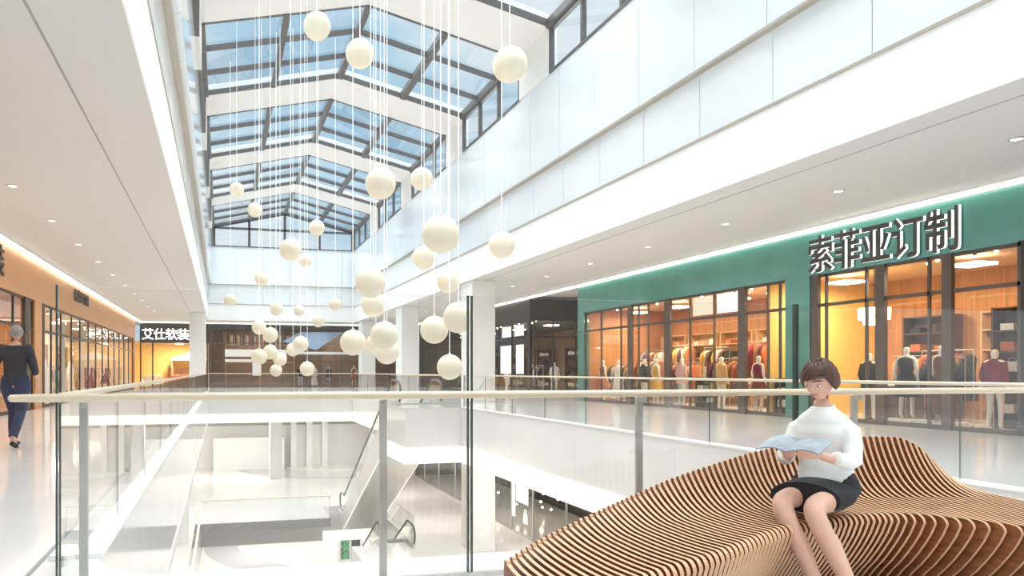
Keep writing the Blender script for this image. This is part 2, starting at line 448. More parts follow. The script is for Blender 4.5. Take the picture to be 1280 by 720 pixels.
# front rail: handrail, posts, tall glass panels
t = empty('glass_balustrade', (3.5, YR, 0), 'tall frameless glass balustrade with champagne handrail crossing the foreground', 'balustrade')
m = MB(); m.tube([(-1.07, YR-.035, 1.1), (-1.06, YR-.035, 1.1), (-.9, YR-.035, 1.1), (7.96, YR-.035, 1.1)], [.010, .019, .022, .022], 16); build(m, 'handrail', [RAIL], parent=t)
xs = [-.86, 1.46, 3.81, 6.14, 7.95]
for a, b in zip(xs, xs[1:]):
    m = MB(); glass_panel(m, a+.012, b-.012, YR, YR+.016, 0.0, 1.69, 'x'); build(m, 'glass_pane', [GLASS, GEDGE], parent=t)
    for xe in (a+.008, b-.016): build(B(xe, xe+.009, YR-.002, YR+.018, 0, 1.695), 'edge_strip', [GEDGE], parent=t)
for x in (-.72, .93, 2.63, 4.33, 6.03):
    m = MB(); m.box(x-.022, x+.022, YR+.025, YR+.05, 0, 1.07); m.box(x-.01, x+.01, YR-.03, YR+.03, 1.04, 1.075)
    build(m, 'post', [POST], parent=t, bevel=.003)
m = MB(); m.box(-.9, 7.95, YR-.012, YR+.028, .0, .03); build(m, 'base_channel', [STEEL], parent=t)

def side_rail(name, pts, label, joints, group=None, htop=1.06, corner_posts=()):
    p0 = pts[0]
    t = empty(name, (p0[0], p0[1], 0), label, 'balustrade')
    m = MB(); m.tube([(x, y, 1.1) for x, y in pts], .022, 12); build(m, 'handrail', [RAIL], parent=t)
    for (ax, ay), (bx, by) in zip(pts, pts[1:]):
        L = math.hypot(bx-ax, by-ay); n = max(1, round(L/joints))
        for i in range(n):
            g = .006/L
            x0, y0 = ax+(bx-ax)*(i/n+g), ay+(by-ay)*(i/n+g); x1, y1 = ax+(bx-ax)*((i+1)/n-g), ay+(by-ay)*((i+1)/n-g)
            m = MB()
            if abs(bx-ax) < .01: glass_panel(m, ax-.006, ax+.006, y0, y1, .02, htop, 'y')
            else: glass_panel(m, x0, x1, ay-.006, ay+.006, .02, htop, 'x')
            build(m, 'glass_pane', [GLASS, GEDGE], parent=t)
    for x, y in corner_posts:
        build(B(x-.03, x+.03, y-.03, y+.03, 0, 1.08), 'post', [POST], parent=t)
    return t
side_rail('glass_balustrade', [(-.86, 4.0), (-.86, 41.9)], 'long glass balustrade with champagne handrail along the left gallery', 2.07)
side_rail('glass_balustrade', [(8.05, 3.95), (8.05, 22.0)], 'long glass balustrade with champagne handrail along the right gallery before the escalator', 2.07, corner_posts=[(8.05, 21.9)])
side_rail('glass_balustrade', [(8.05, 24.6), (8.05, 41.9)], 'glass balustrade of the right gallery beyond the escalator head', 2.07)
side_rail('glass_balustrade', [(6.08, 22.05), (7.95, 22.05)], 'short glass balustrade across the near side of the escalator landing', 2.0)
side_rail('glass_balustrade', [(-.8, 41.95), (7.9, 41.95)], 'glass balustrade closing the far end of the void', 2.07)

# ------------------------------------------------------------------ escalators
STEP = mat('escalator_step', (.28, .27, .26), .5, .4)
TRUSS = mat('escalator_cladding', (.80, .77, .74), .35, .1)
RUBBER = mat('handrail_rubber', (.10, .11, .10), .4)
ESGL = glass_mat('escalator_glass', (.93, .96, .945), 1.0, .05)
def escalator(x0, x1, ytop, ztop, zbot, label):
    L = (ztop-zbot)/math.tan(math.radians(31))
    ya, yb = ytop, ytop+L
    t = empty('escalator', ((x0+x1)/2, ya, ztop), label, 'escalator')
    # truss cladding: prism in the yz plane
    m = MB()
    prof = [(ya-1.2, ztop-.02), (ya, ztop-.02), (yb, zbot-.02), (yb+1.2, zbot-.02), (yb+1.2, zbot-.25), (yb-.2, zbot-.8), (ya-.4, ztop-1.15), (ya-1.2, ztop-1.15)]
    m.prism(prof, 'yz', x0, x1); build(m, 'truss', [TRUSS], parent=t)
    # glowing edge lines along the soffit
    for x in (x0-.012, x1-.012):
        m = MB(); m.tube([(x+.012, ya-.3, ztop-1.16), (x+.012, yb-.25, zbot-.82)], .022, 8); build(m, 'edge_light', [LEDLOW], parent=t)
    # steps
    n = int(L/.4); m = MB()
    for i in range(n):
        y = ya+.4*i; z = ztop-(ztop-zbot)*(i/n)
        m.box(x0+.22, x1-.22, y, y+.42, z-.2, z+.02)
    build(m, 'steps', [STEP], parent=t)
    for sx in (x0+.1, x1-.1):
        m = MB()
        gp = [(ya-1.0, ztop), (ya, ztop), (yb, zbot), (yb+1.0, zbot), (yb+1.25, zbot+.35), (yb+1.1, zbot+.85), (yb, zbot+.88), (ya, ztop+.88), (ya-.9, ztop+.88), (ya-1.15, ztop+.5)]
        m.prism(gp, 'yz', sx-.006, sx+.006); build(m, 'glass_side', [ESGL], parent=t)
        arc = lambda cy, cz, s: [(sx, cy+s*.42*math.sin(a), cz-.42*math.cos(a)) for a in [PI*k/8 for k in range(1, 8)]]
        path = [(sx, ya-.6, ztop+.10)]+arc(ya-.8, ztop+.48, -1)+[(sx, ya-.6, ztop+.91), (sx, ya, ztop+.91), (sx, yb, zbot+.91), (sx, yb+.7, zbot+.91)]+arc(yb+.85, zbot+.48, 1)[::-1]+[(sx, yb+.6, zbot+.10)]
        m = MB(); m.tube(path, .04, 8); build(m, 'handrail', [RUBBER], parent=t)
        m = MB()
        m.prism([(ya-1.1, ztop), (ya, ztop), (yb, zbot), (yb+1.1, zbot), (yb+1.1, zbot+.14), (yb, zbot+.16), (ya, ztop+.16), (ya-1.1, ztop+.14)], 'yz', sx-.05, sx+.05)
        build(m, 'skirt', [STEEL], parent=t)
    return t
escalator(6.1, 7.85, 24.6, 0, -6.1, 'escalator descending from the right gallery landing to the floor below')
escalator(6.35, 7.9, 28.3, -6.1, -12.2, 'lower escalator descending from the floor below to the bottom level')


# ------------------------------------------------------------------ hanging globes
GLOBES = [(1.71, 12.43, 7.58, 0.25), (2.34, 11.57, 6.75, 0.25), (4.08, 9.2, 5.69, 0.25), (2.42, 10.35, 4.17, 0.24), (4.35, 14.57, 5.53, 0.25), (0.45, 21.21, 6.79, 0.22), (0.97, 20.52, 6.04, 0.22), (2.55, 18.6, 5.18, 0.22), (1.5, 15.23, 3.95, 0.25), (2.7, 22.64, 4.92, 0.22), (2.84, 8.63, 3.06, 0.25), (4.11, 13.59, 3.61, 0.25), (5.17, 12.03, 3.63, 0.25), (1.19, 21.04, 4.08, 0.22), (2.39, 10.93, 2.69, 0.25), (4.76, 13.94, 3.17, 0.25), (2.99, 13.38, 2.58, 0.25), (3.7, 11.61, 1.98, 0.25), (3.7, 10.33, 2.1, 0.25), (4.34, 12.63, 1.32, 0.25), (2.83, 11.81, 1.88, 0.25), (3.25, 13.32, 1.63, 0.25), (2.46, 12.85, 1.79, 0.25), (3.76, 16.58, 1.92, 0.25), (1.06, 20.0, 2.51, 0.21), (1.34, 19.37, 2.26, 0.22), (2.12, 18.7, 1.99, 0.22), (2.25, 22.06, 1.94, 0.22), (2.48, 20.17, 1.31, 0.22), (1.41, 20.42, 1.81, 0.22), (1.82, 21.89, 1.62, 0.22), (1.01, 18.95, 1.64, 0.22), (1.88, 24.32, 1.27, 0.22), (3.24, 23.24, 2.97, 0.22), (3.81, 23.11, 3.55, 0.22), (0.29, 23.91, 3.69, 0.22), (1.72, 22.18, 3.26, 0.22), (2.97, 26.73, 3.63, 0.22)]
GL_LABEL = ['cream globe hanging highest, seen against the skylight near the top left',
 'cream globe hanging just right of and below the highest one, against the skylight',
 'large cream globe high on the right against the skylight columns',
 'large cream globe hanging before the far end of the skylight, left of a smaller one',
 'cream globe hanging beside the clerestory windows, right of the large one',
 'small cream globe nearest the left wall, below the skylight panes',
 'small cream globe a little below and right of the one nearest the left wall',
 'small cream globe before the gable window of the far end',
 'cream globe touching in view a small one under the gable window',
 'small cream globe tucked against the right side of the one under the gable window',
 'largest cream globe in the middle of the view, before the right cladding',
 'pale cream globe half behind the left edge of the largest globe, slightly lower',
 'tan shaded globe standing alone before the white right fascia',
 'small cream globe before the pale far wall, above the far fascia',
 'tan shaded globe over the start of the right fascia, left of the column',
 'pale cream globe before the right fascia, under the largest globe',
 'faint cream globe just under the tan shaded globe',
 'cream globe left of the tan globe that crosses the glass joint',
 'tan globe crossing the dark glass joint in the centre',
 'lowest cream globe left of the dark glass joint, just above the handrail',
 'front cream globe of the trio low in the centre, topmost of the three',
 'lower cream globe of the central trio',
 'cream globe at the left of the central trio',
 'small cream globe seen behind and between the central trio',
 'small tan globe topmost of the low left cluster',
 'small cream globe just right of and below the topmost of the low left cluster',
 'small cream globe at the upper right of the low left cluster',
 'small cream globe behind the upper right one of the low left cluster',
 'small cream globe hanging lowest right of the low left cluster',
 'small cream globe in the middle of the low left cluster',
 'small cream globe at the lower right of the middle one in the low left cluster',
 'small cream globe at the left edge of the low left cluster',
 'tiny cream globe lowest of the low left cluster, just above the handrail',
 'small white globe before the blue shopfront reflection at the far end',
 'small cream globe before the far fascia, towards the right',
 'small faint cream globe before the far fascia, nearest the left wall',
 'small faint cream globe before the far fascia, right of the leftmost one',
 'small faint cream globe low before the far fascia, middle']
for (x, y, z, r), lb in zip(GLOBES, GL_LABEL):
    t = empty('globe_pendant', (x, y, z), lb, 'pendant lamp', 'cream globes hanging in the atrium')
    m = MB(); m.ball((x, y, z), r, 32, 18)
    build(m, 'globe', [SPHERE], parent=t)
    m = MB(); m.lathe([(.03, r-.008), (.03, r+.012), (.012, r+.03)], (x, y, z), 12); build(m, 'cap', [STEEL], parent=t)
    m = MB(); m.tube([(x, y, z+r+.02), (x, y, rz(x)-.02)], .0075, 6); build(m, 'cord', [CORD], parent=t)

# ------------------------------------------------------------------ serpentine slatted bench
def interp(tab, x):
    # monotone-ish cubic (Catmull-Rom) over table
    n = len(tab)
    if x <= tab[0][0]: return tab[0][1]
    if x >= tab[-1][0]: return tab[-1][1]
    for i in range(n-1):
        if tab[i][0] <= x <= tab[i+1][0]: break
    x0, y0 = tab[i]; x1, y1 = tab[i+1]
    sl = lambda a, b: (tab[b][1]-tab[a][1])/(tab[b][0]-tab[a][0])
    m0 = sl(max(i-1, 0), i+1); m1 = sl(i, min(i+2, n-1))
    d = x1-x0; u = (x-x0)/d
    return (2*u**3-3*u**2+1)*y0+(u**3-2*u**2+u)*d*m0+(-2*u**3+3*u**2)*y1+(u**3-u**2)*d*m1
TIPY = [(0, 2.57), (8, 2.91), (17, 3.17), (25, 3.38), (33, 3.51), (42, 3.60), (51, 3.665), (66, 3.70), (74, 3.67), (80, 3.635), (84, 3.6)]
CRY = [(0, 2.50), (8, 2.73), (17, 2.98), (25, 3.17), (33, 3.32), (42, 3.43), (51, 3.517), (60, 3.565), (66, 3.57), (71, 3.535), (78, 3.46), (84, 3.36)]
TIPZ = [(0, .462), (8, .465), (17, .50), (25, .535), (33, .60), (42, .67), (51, .735), (60, .78), (66, .793), (74, .788), (76, .765), (78, .717), (80, .635), (82, .545), (84, .475)]
LIPY = [(0, 2.02), (11, 2.33), (22, 2.55), (37, 2.89), (44, 3.0), (50, 3.065), (56, 3.095), (60, 3.09), (64, 3.0), (69, 2.78), (75, 2.42), (84, 1.95)]
SEATZ = [(0, .445), (50, .44), (62, .425), (70, .405), (84, .36)]
X0B, SB, TB = 1.13, .0443, .0188
bench = empty('slatted_bench', (X0B+42*SB, 2.9, 0), 'long serpentine bench of curved plywood slats with a rising wavy back', 'bench')
for i in range(85):
    x = X0B+SB*i
    ty, tz, cy_, ly = interp(TIPY, i), interp(TIPZ, i), interp(CRY, i), interp(LIPY, i)
    sz = interp(SEATZ, i); scz = .445
    poly = []
    # front foot, undercut, lip
    for dz, dy in ((0.0, .235), (.06, .19), (.11, .145), (.17, .10), (.23, .06), (.29, .025), (.335, .006)):
        poly.append((ly+dy*1.0, dz*(sz-.06)/.335 if dz else 0))
    rr = .045
    for a in range(0, 6):
        an = PI/2*a/5
        poly.append((ly+rr-rr*math.cos(an), sz-rr+rr*math.sin(an)))
    # seat towards crease
    bk = tz-scz
    soft = min(.14, .05+.4*max(0, bk))
    nseat = 6
    s0 = (ly+rr, sz); s1 = (cy_-soft, scz-.004)
    for q in range(1, nseat+1):
        u = q/nseat; poly.append((s0[0]+(s1[0]-s0[0])*u, s0[1]+(s1[1]-s0[1])*u-.006*math.sin(PI*u)))
    # rising curve from seat to tip (quadratic bezier with control near crease)
    tw = .026
    p0 = Vector(s1); p2 = Vector((ty-tw/2, tz)); p1 = Vector((cy_+.25*(ty-cy_), scz))
    for q in range(1, 11):
        u = q/10; p = p0*(1-u)**2+p1*2*u*(1-u)+p2*u*u; poly.append((p.x, p.y))
    for a in range(1, 5):
        an = PI*a/5; poly.append((ty-tw/2*math.cos(an), tz+tw/2*math.sin(an)))
    poly.append((ty+tw/2, tz))
    # back leg down to floor
    by = ty+.01
    poly += [(by+.012, tz*.7), (by-.01, .25), (by-.05, .08), (by-.09, 0)]
    # arch cut under
    poly += [(by-.20, 0), (by-.22, .06), (ly+.42, .06) if by-.22 > ly+.44 else (by-.23, .061), (ly+.40, 0) if by-.2 > ly+.42 else (by-.24, 0.0)]
    m = MB(); m.prism(poly, 'yz', x-TB/2, x+TB/2, 0, 1)
    build(m, 'slat', [PLYFACE, PLYEDGE], parent=bench)
for yy, zz in ((.10, .12), (.34, .22)):
    m = MB(); m.tube([(X0B+SB*i, (interp(LIPY, i)+.28) if yy < .2 else interp(TIPY, i)-.10, zz) for i in range(0, 85, 4)], .014, 8)
    build(m, 'support_rod', [MULL], parent=bench)

# ------------------------------------------------------------------ text
def text_mb(txt, size, extr, offset=0.0):
    cu = bpy.data.curves.new('t', 'FONT'); cu.body = txt; cu.size = size; cu.extrude = extr; cu.offset = offset
    cu.align_x = 'CENTER'; cu.align_y = 'CENTER'; cu.resolution_u = 4
    ob = bpy.data.objects.new('t', cu); COL.objects.link(ob)
    bpy.context.view_layer.update()
    dg = bpy.context.evaluated_depsgraph_get()
    me = bpy.data.meshes.new_from_object(ob.evaluated_get(dg))
    vs = [v.co.copy() for v in me.vertices]; fs = [tuple(p.vertices) for p in me.polygons]
    ms = [0 if abs(p.normal.z) > .7 else 1 for p in me.polygons]
    bpy.data.objects.remove(ob); bpy.data.meshes.remove(me); bpy.data.curves.remove(cu)
    return vs, fs, ms
ORI = {'-x': Matrix(((0, 0, -1), (-1, 0, 0), (0, 1, 0))), '+x': Matrix(((0, 0, 1), (1, 0, 0), (0, 1, 0))), '-y': Matrix(((1, 0, 0), (0, 0, -1), (0, 1, 0)))}
def sign(chars, pos, facing, size, pitch, extr, mats, label, sx=1.0, sy=1.0, off=0.0):
    t = empty('shop_sign', pos, label, 'sign')
    M = ORI[facing]; n = len(chars)
    for i, ch in enumerate(chars):
        vs, fs, ms = text_mb(ch, size, extr, off)
        m = MB(); out = []
        for v in vs:
            q = Vector((v.x*sx+(i-(n-1)/2)*pitch, v.y*sy, v.z)); out.append(Vector(pos)+M @ q)
        m.add(out, fs, ms); build(m, 'letter', mats, parent=t)
    return t

# ------------------------------------------------------------------ merchandise prototypes
PAL = {'black': (.02, .02, .022), 'ivory': (.82, .78, .68), 'rust': (.52, .15, .05), 'camel': (.62, .38, .16), 'burgundy': (.22, .02, .05),
       'grey': (.30, .30, .31), 'navy': (.03, .045, .11), 'ochre': (.70, .42, .08), 'brown': (.16, .07, .035), 'plum': (.13, .04, .14), 'blush': (.78, .50, .42), 'white': (.9, .9, .88)}
def cloth(c): return mat('cloth_'+c, PAL[c], .85, var=.12, scale=20)
GM = {}
def garment_mesh(kind, c):
    if (kind, c) in GM: return GM[(kind, c)]
    m = MB()
    L = {'shirt': .72, 'coat': 1.02, 'dress': 1.15}[kind]
    # body as lofted rings (hanging, origin at hanger hook), wide in x
    ring = [(-.02, .045, .03), (-.06, .10, .045), (-.10, .19, .05), (-.16, .215, .055), (-.35, .19, .05), (-.50, .18, .055), (-L, .21 if kind != 'dress' else .27, .07)]
    n = 14; vs = []; fs = []
    for z, a, b in ring:
        for k in range(n):
            an = 2*PI*k/n; f = 1+(.10*math.sin(an*5) if z < -.3 else 0)
            vs.append((a*math.cos(an)*f, b*math.sin(an)*f, z))
    for i in range(len(ring)-1):
        for k in range(n): fs.append((i*n+k, i*n+(k+1) % n, (i+1)*n+(k+1) % n, (i+1)*n+k))
    fs += [tuple(range(n)), tuple((len(ring)-1)*n+k for k in range(n))[::-1]]
    m.add(vs, fs, 0, True)
    if kind != 'dress':
        for s in (-1, 1): m.tube([(s*.17, 0, -.13), (s*.235, .0, -.30), (s*.25, 0, -.62)], [.045, .045, .035], 8)
    m.tube([(0, 0, -.02), (0, 0, .02), (.02, 0, .045), (0, 0, .06)], .004, 5, 1)
    me = finish_mesh('garment', m.v, m.f, m.m, m.sm, [cloth(c), STEEL], (0, 0, 0)); GM[(kind, c)] = me; return me
def garment(x, y, z, rz_, kind, c, label, group):
    o = bpy.data.objects.new({'shirt': 'hanging_shirt', 'coat': 'hanging_coat', 'dress': 'hanging_dress'}[kind], garment_mesh(kind, c))
    o.location = (x, y, z); o.rotation_euler = (0, 0, rz_); COL.objects.link(o); return tag(o, label, 'garment', group)
RACKP = None
def rack(x, y, L, where, cols, n, kinds=('shirt', 'coat', 'dress'), h=1.55):
    t = empty('clothes_rack', (x, y, 0), 'steel clothes rack full of garments, '+where, 'clothes rack', 'clothes racks')
    m = MB(); m.tube([(x, y-L/2, h), (x, y+L/2, h)], .014, 8); build(m, 'rail', [STEEL], parent=t)
    for s in (-1, 1):
        m = MB(); yy = y+s*L/2; m.tube([(x, yy, .02), (x, yy, h)], .014, 8); m.box(x-.25, x+.25, yy-.015, yy+.015, 0, .03); build(m, 'leg', [STEEL], parent=t)
    for i in range(n):
        c = cols[i % len(cols)]; k = kinds[(i*7+len(cols)) % len(kinds)]
        garment(x, y-L/2+.1+(L-.2)*i/(n-1), h-.072, random.uniform(-.12, .12), k, c, '%s %s on the rack %s' % (c, k, where), 'garments on the rack '+where)
def folded(x, y, z, c, label, group, w=.32, d=.26, n=3):
    key = ('fold', c, n)
    if key not in GM:
        m = MB()
        for k in range(n):
            o = .012*math.sin(k*3.1); m.box(-w/2+o, w/2+o, -d/2, d/2, k*.05+.001, k*.05+.046)
        GM[key] = finish_mesh('folded_clothes', m.v, m.f, m.m, m.sm, [cloth(c)], (0, 0, 0))
    o = bpy.data.objects.new('folded_clothes', GM[key]); o.location = (x, y, z); COL.objects.link(o)
    return tag(o, label, 'folded clothes', group)
def shelving(x, y, L, depth, where, side, wood, cols, hts=(.25, .75, 1.25, 1.75, 2.25), top=2.7, fill='mixed'):
    # back against x (side=+1: back is at larger x)
    xa, xb = (x-depth, x) if side > 0 else (x, x+depth)
    t = empty('display_shelf', ((xa+xb)/2, y, 0), 'tall display unit, '+where, 'shelf', 'display shelf units')
    xbk = xb-.02 if side > 0 else xa
    build(B(xbk, xbk+.02, y-L/2+.03, y+L/2-.03, 0, top), 'back_panel', [wood], parent=t)
    for s in (-1, 1):
        yy = y+s*(L/2-.02); build(B(xa, xb, yy-.02, yy+.02, 0, top+.04), 'side_panel', [wood], parent=t)
    for h in list(hts)+[top]:
        build(B(xa, xb-.02 if side > 0 else xb, y-L/2+.04, y+L/2-.04, h, h+.03), 'shelf_board', [wood], parent=t)
    xm = (xa+xb)/2; q = 0
    for h in hts:
        n = max(2, int(L/.55))
        for k in range(n):
            yy = y-L/2+L*(k+.5)/n; c = cols[(q*5+k*3) % len(cols)]; q += 1
            if fill == 'mixed' and (q % 3 == 0):
                key = ('bag', c)
                if key not in GM:
                    m = MB(); m.prism([(-.17, 0), (.17, 0), (.14, .22), (-.14, .22)], 'yz', -.06, .06)
                    m.tube([(0, -.08, .21), (0, -.06, .30), (0, .06, .30), (0, .08, .21)], .008, 6)
                    GM[key] = finish_mesh('handbag', m.v, m.f, m.m, m.sm, [cloth(c)], (0, 0, 0))
                o = bpy.data.objects.new('handbag', GM[key]); o.location = (xm, yy, h+.031); COL.objects.link(o)
                tag(o, '%s handbag, %s' % (c, where), 'handbag', 'goods, '+where)
            else:
                folded(xm, yy, h+.031, c, 'folded %s clothes, %s' % (c, where), 'goods, '+where, n=2+q % 3)

# skin-modifier figures
def skin_eval(verts, edges, radii, sub=2, remesh=None):
    me = bpy.data.meshes.new('s'); me.from_pydata(verts, edges, [])
    ob = bpy.data.objects.new('s', me); COL.objects.link(ob)
    sk = ob.modifiers.new('skin', 'SKIN'); sk.use_smooth_shade = True
    for i, r in enumerate(radii):
        sv = me.skin_vertices[0].data[i]; sv.radius = (r, r) if not isinstance(r, tuple) else r; sv.use_root = (i == 0)
    ob.modifiers.new('sub', 'SUBSURF').levels = sub
    bpy.context.view_layer.update()
    dg = bpy.context.evaluated_depsgraph_get(); m2 = bpy.data.meshes.new_from_object(ob.evaluated_get(dg))
    vs = [tuple(v.co) for v in m2.vertices]; fs = [tuple(p.vertices) for p in m2.polygons]
    bpy.data.objects.remove(ob); bpy.data.meshes.remove(me); bpy.data.meshes.remove(m2)
    return vs, fs
def remesh_object(o, vox, smooth=2):
    r = o.modifiers.new('remesh', 'REMESH'); r.mode = 'VOXEL'; r.voxel_size = vox; r.use_smooth_shade = True
    s = o.modifiers.new('smooth', 'SMOOTH'); s.factor = .5; s.iterations = smooth
    bpy.context.view_layer.update()
    dg = bpy.context.evaluated_depsgraph_get(); m2 = bpy.data.meshes.new_from_object(o.evaluated_get(dg))
    mats = [s.material for s in o.material_slots]; o.modifiers.clear(); old = o.data; o.data = m2
    m2.name = o.name
    bpy.data.meshes.remove(old)
    for p in m2.polygons: p.use_smooth = True
MANN = mat('mannequin_white', (.86, .84, .80), .35, var=.01)
def mannequin_proto():
    t = empty('mannequin', (0, 0, 0))
    vs = [(0, 0, .98), (0, 0, 1.12), (0, -.01, 1.32), (0, 0, 1.44), (0, 0, 1.50), (0, -.01, 1.60), (0, -.01, 1.70),
          (.09, 0, .93), (.10, -.02, .52), (.11, .02, .10), (.11, -.08, .03), (-.09, 0, .93), (-.12, .0, .52), (-.13, .03, .10), (-.13, -.06, .03),
          (.16, 0, 1.42), (.23, .02, 1.15), (.24, -.08, .92), (.24, -.13, .84), (-.16, 0, 1.42), (-.22, .03, 1.15), (-.20, -.06, .92), (-.20, -.10, .84)]
    ed = [(0, 1), (1, 2), (2, 3), (3, 4), (4, 5), (5, 6), (0, 7), (7, 8), (8, 9), (9, 10), (0, 11), (11, 12), (12, 13), (13, 14), (3, 15), (15, 16), (16, 17), (17, 18), (3, 19), (19, 20), (20, 21), (21, 22)]
    ra = [(.13, .10), (.105, .08), (.14, .10), (.08, .06), .045, (.075, .085), .06, .09, .055, .035, .03, .09, .055, .035, .03, .055, .038, .028, .022, .055, .038, .028, .022]
    v, f = skin_eval(vs, ed, ra); m = MB(); m.add(v, f, 0, True)
    build(m, 'body', [MANN], parent=t, local=True)
    m = MB(); m.lathe([(.001, 0), (.19, 0), (.19, .012), (.001, .014)], n=24); m.tube([(0, .03, .01), (0, .03, .5)], .01, 8); build(m, 'base', [STEEL], parent=t, local=True)
    return t
def dress_part(kind, c, t):
    m = MB(); n = 20
    rings = {'dress': [(1.46, .07, .06), (1.44, .13, .085), (1.38, .175, .115), (1.25, .165, .13), (1.10, .13, .10), (.98, .17, .135), (.75, .22, .19), (.52, .27, .24)],
             'jacket': [(1.50, .06, .06), (1.46, .12, .085), (1.41, .20, .115), (1.25, .19, .14), (1.10, .165, .12), (.95, .19, .15), (.82, .20, .16)],
             'long': [(1.46, .07, .06), (1.44, .13, .085), (1.38, .175, .115), (1.25, .165, .13), (1.10, .13, .10), (.98, .17, .14), (.6, .22, .2), (.16, .30, .27)]}[kind]
    vs = []; fs = []
    for z, a, b in rings:
        for k in range(n):
            an = 2*PI*k/n; fl_ = 1+(.07*math.sin(an*6) if z < .9 else 0); vs.append((a*math.cos(an)*fl_, b*math.sin(an)*fl_, z))
    for i in range(len(rings)-1):
        for k in range(n): fs.append((i*n+k, i*n+(k+1) % n, (i+1)*n+(k+1) % n, (i+1)*n+k))
    m.add(vs, fs, 0, True)
    if kind == 'jacket':
        m.tube([(.17, 0, 1.42), (.235, .02, 1.15), (.245, -.07, .95)], [.06, .052, .042], 10); m.tube([(-.17, 0, 1.42), (-.225, .03, 1.15), (-.205, -.05, .95)], [.06, .052, .042], 10)
    return build(m, {'dress': 'dress', 'jacket': 'jacket', 'long': 'gown'}[kind], [cloth(c)], parent=t, local=True)
MP = mannequin_proto(); first_m = True
def mannequin(x, y, rz_, kind, c, label, z=0.0):
    global first_m
    if first_m: t = MP; first_m = False
    else:
        t = MP.copy(); COL.objects.link(t)
        for ch in MP.children:
            if ch.name.startswith(('body', 'base')): k = ch.copy(); COL.objects.link(k); k.parent = t
    dress_part(kind, c, t)
    t.location = (x, y, z); t.rotation_euler = (0, 0, rz_); tag(t, label, 'mannequin', 'mannequins in the shop windows'); return t

# ------------------------------------------------------------------ shop fronts
def shopfront(name, X, y0, y1, ztop, zfas, facing, fasmat, pillars, mulls, ztr, label, framemat=MULL, thick=()):
    """X front plane; facing -1 means shop lies at larger X. pillars [(ya,yb)], mulls [y]"""
    d = .25 if facing < 0 else -.25
    t = empty(name, (X, (y0+y1)/2, 0), label, 'shop front')
    build(B(X, X+d, y0, y1, zfas, ztop), 'fascia', [fasmat], parent=t)
    for a, b in pillars: build(B(X, X+d, a, b, 0, zfas), 'pillar', [fasmat], parent=t)
    fr = MB(); i = .06 if facing < 0 else -.06
    spans = []; cur = y0
    for a, b in sorted(pillars)+[(y1, y1)]:
        if a-cur > .1: spans.append((cur, a))
        cur = b
    for a, b in spans:
        fr.box(X+i, X+2*i, a, b, 0, .10); fr.box(X+i, X+2*i, a, b, zfas-.07, zfas); fr.box(X+i, X+2*i, a, b, ztr-.04, ztr+.04)
        fr.box(X+i, X+2*i, a, a+.06, 0, zfas); fr.box(X+i, X+2*i, b-.06, b, 0, zfas)
    for y in mulls: fr.box(X+i, X+2*i, y-.025, y+.025, 0, zfas)
    for y, wd in thick: fr.box(X+i*.3, X+2*i, y-wd/2, y+wd/2, 0, zfas)
    build(fr, 'window_frame', [framemat], parent=t)
    g = MB()
    for a, b in spans: g.box(X+1.45*i, X+1.55*i, a, b, .08, zfas-.05)
    build(g, 'glass_pane', [SHOPGLASS], parent=t)
    return t
shopfront('storefront', SR, 9.9, 26.35, 4.80, 3.70, -1, TEAL, [(14.62, 15.40), (25.85, 26.35)],
          [24.63, 23.25, 22.12, 21.54, 19.32, 18.21, 16.08, 15.66, 14.2, 13.1, 11.64], 2.92,
          'teal lacquered shop front with large mullioned windows on the right gallery', BROWNMULL, [(22.62, .22), (20.42, .3), (17.01, .28), (11.24, .2), (12.72, .22), (14.5, .2)])
# dark door bay at the near end of the teal shop
shopfront('storefront', SR, 5.5, 9.9, 4.80, 3.72, -1, TEAL, [], [8.2], 2.92, 'darker near end bay of the teal shop front at the right picture edge', MULL, [(9.7, .35), (6.2, .3)])
shopfront('storefront', SR, 31.0, 50.2, 4.80, 3.75, -1, SHOPDARK, [(49.6, 50.2)], [33.3, 35, 36.8, 38.8, 41, 43.5, 46, 48], 2.95,
          'dark bronze shop front beyond the side passage on the right', MULL, [(31.15, .3)])
# its return wall facing the passage
t = empty('storefront', (17.0, 31.0, 0), 'dark return shop window facing the side passage', 'shop front')
build(B(15.06, 22, 31.02, 31.25, 3.75, 4.80), 'fascia', [SHOPDARK], parent=t)
fr = MB(); fr.box(15.1, 22, 31.06, 31.12, 0, .1); fr.box(15.05, 22, 31.06, 31.12, 2.9, 2.98)
for x in (15.13, 16.1, 17.35, 18.6, 20): fr.box(x-.03, x+.03, 31.06, 31.12, 0, 3.75)
build(fr, 'window_frame', [MULL], parent=t); build(B(15.1, 22, 31.085, 31.092, .1, 3.75), 'glass_pane', [SHOPGLASS], parent=t)
shopfront('storefront', SL, 6.0, 50.2, 4.80, 3.55, 1, ORANGE, [(24.0, 24.9), (6.0, 7.0), (49.6, 50.2)],
          [20.4, 21.9, 12, 16, 26.5, 28, 29.9, 31.6, 33.5, 35.4, 37.3, 39.2, 41.2, 43.2, 45.2, 47.4], 2.62,
          'warm orange shop front with dark mullioned windows along the left gallery', MULL, [(23.2, .5), (25.2, .25)])

sign('索菲亚订制', (SR-.07, 12.72, 4.12), '-x', 1.0, .74, .04, [SIGNFRONT, SIGNSIDE], 'large dark three dimensional shop sign lettering with white sides on the teal fascia', sx=.76, sy=.98, off=.016)
sign('软装', (SL+.04, 19.72, 4.2), '+x', .9, .9, .03, [SIGNFRONT, SIGNFRONT], 'black shop sign characters on the orange fascia cut by the left picture edge', off=.006)
sign('索菲亚订制', (SL+.03, 31.4, 4.35), '+x', .55, .62, .02, [SIGNFRONT, SIGNFRONT], 'small black shop sign lettering further along the orange fascia', sx=1, off=.003)

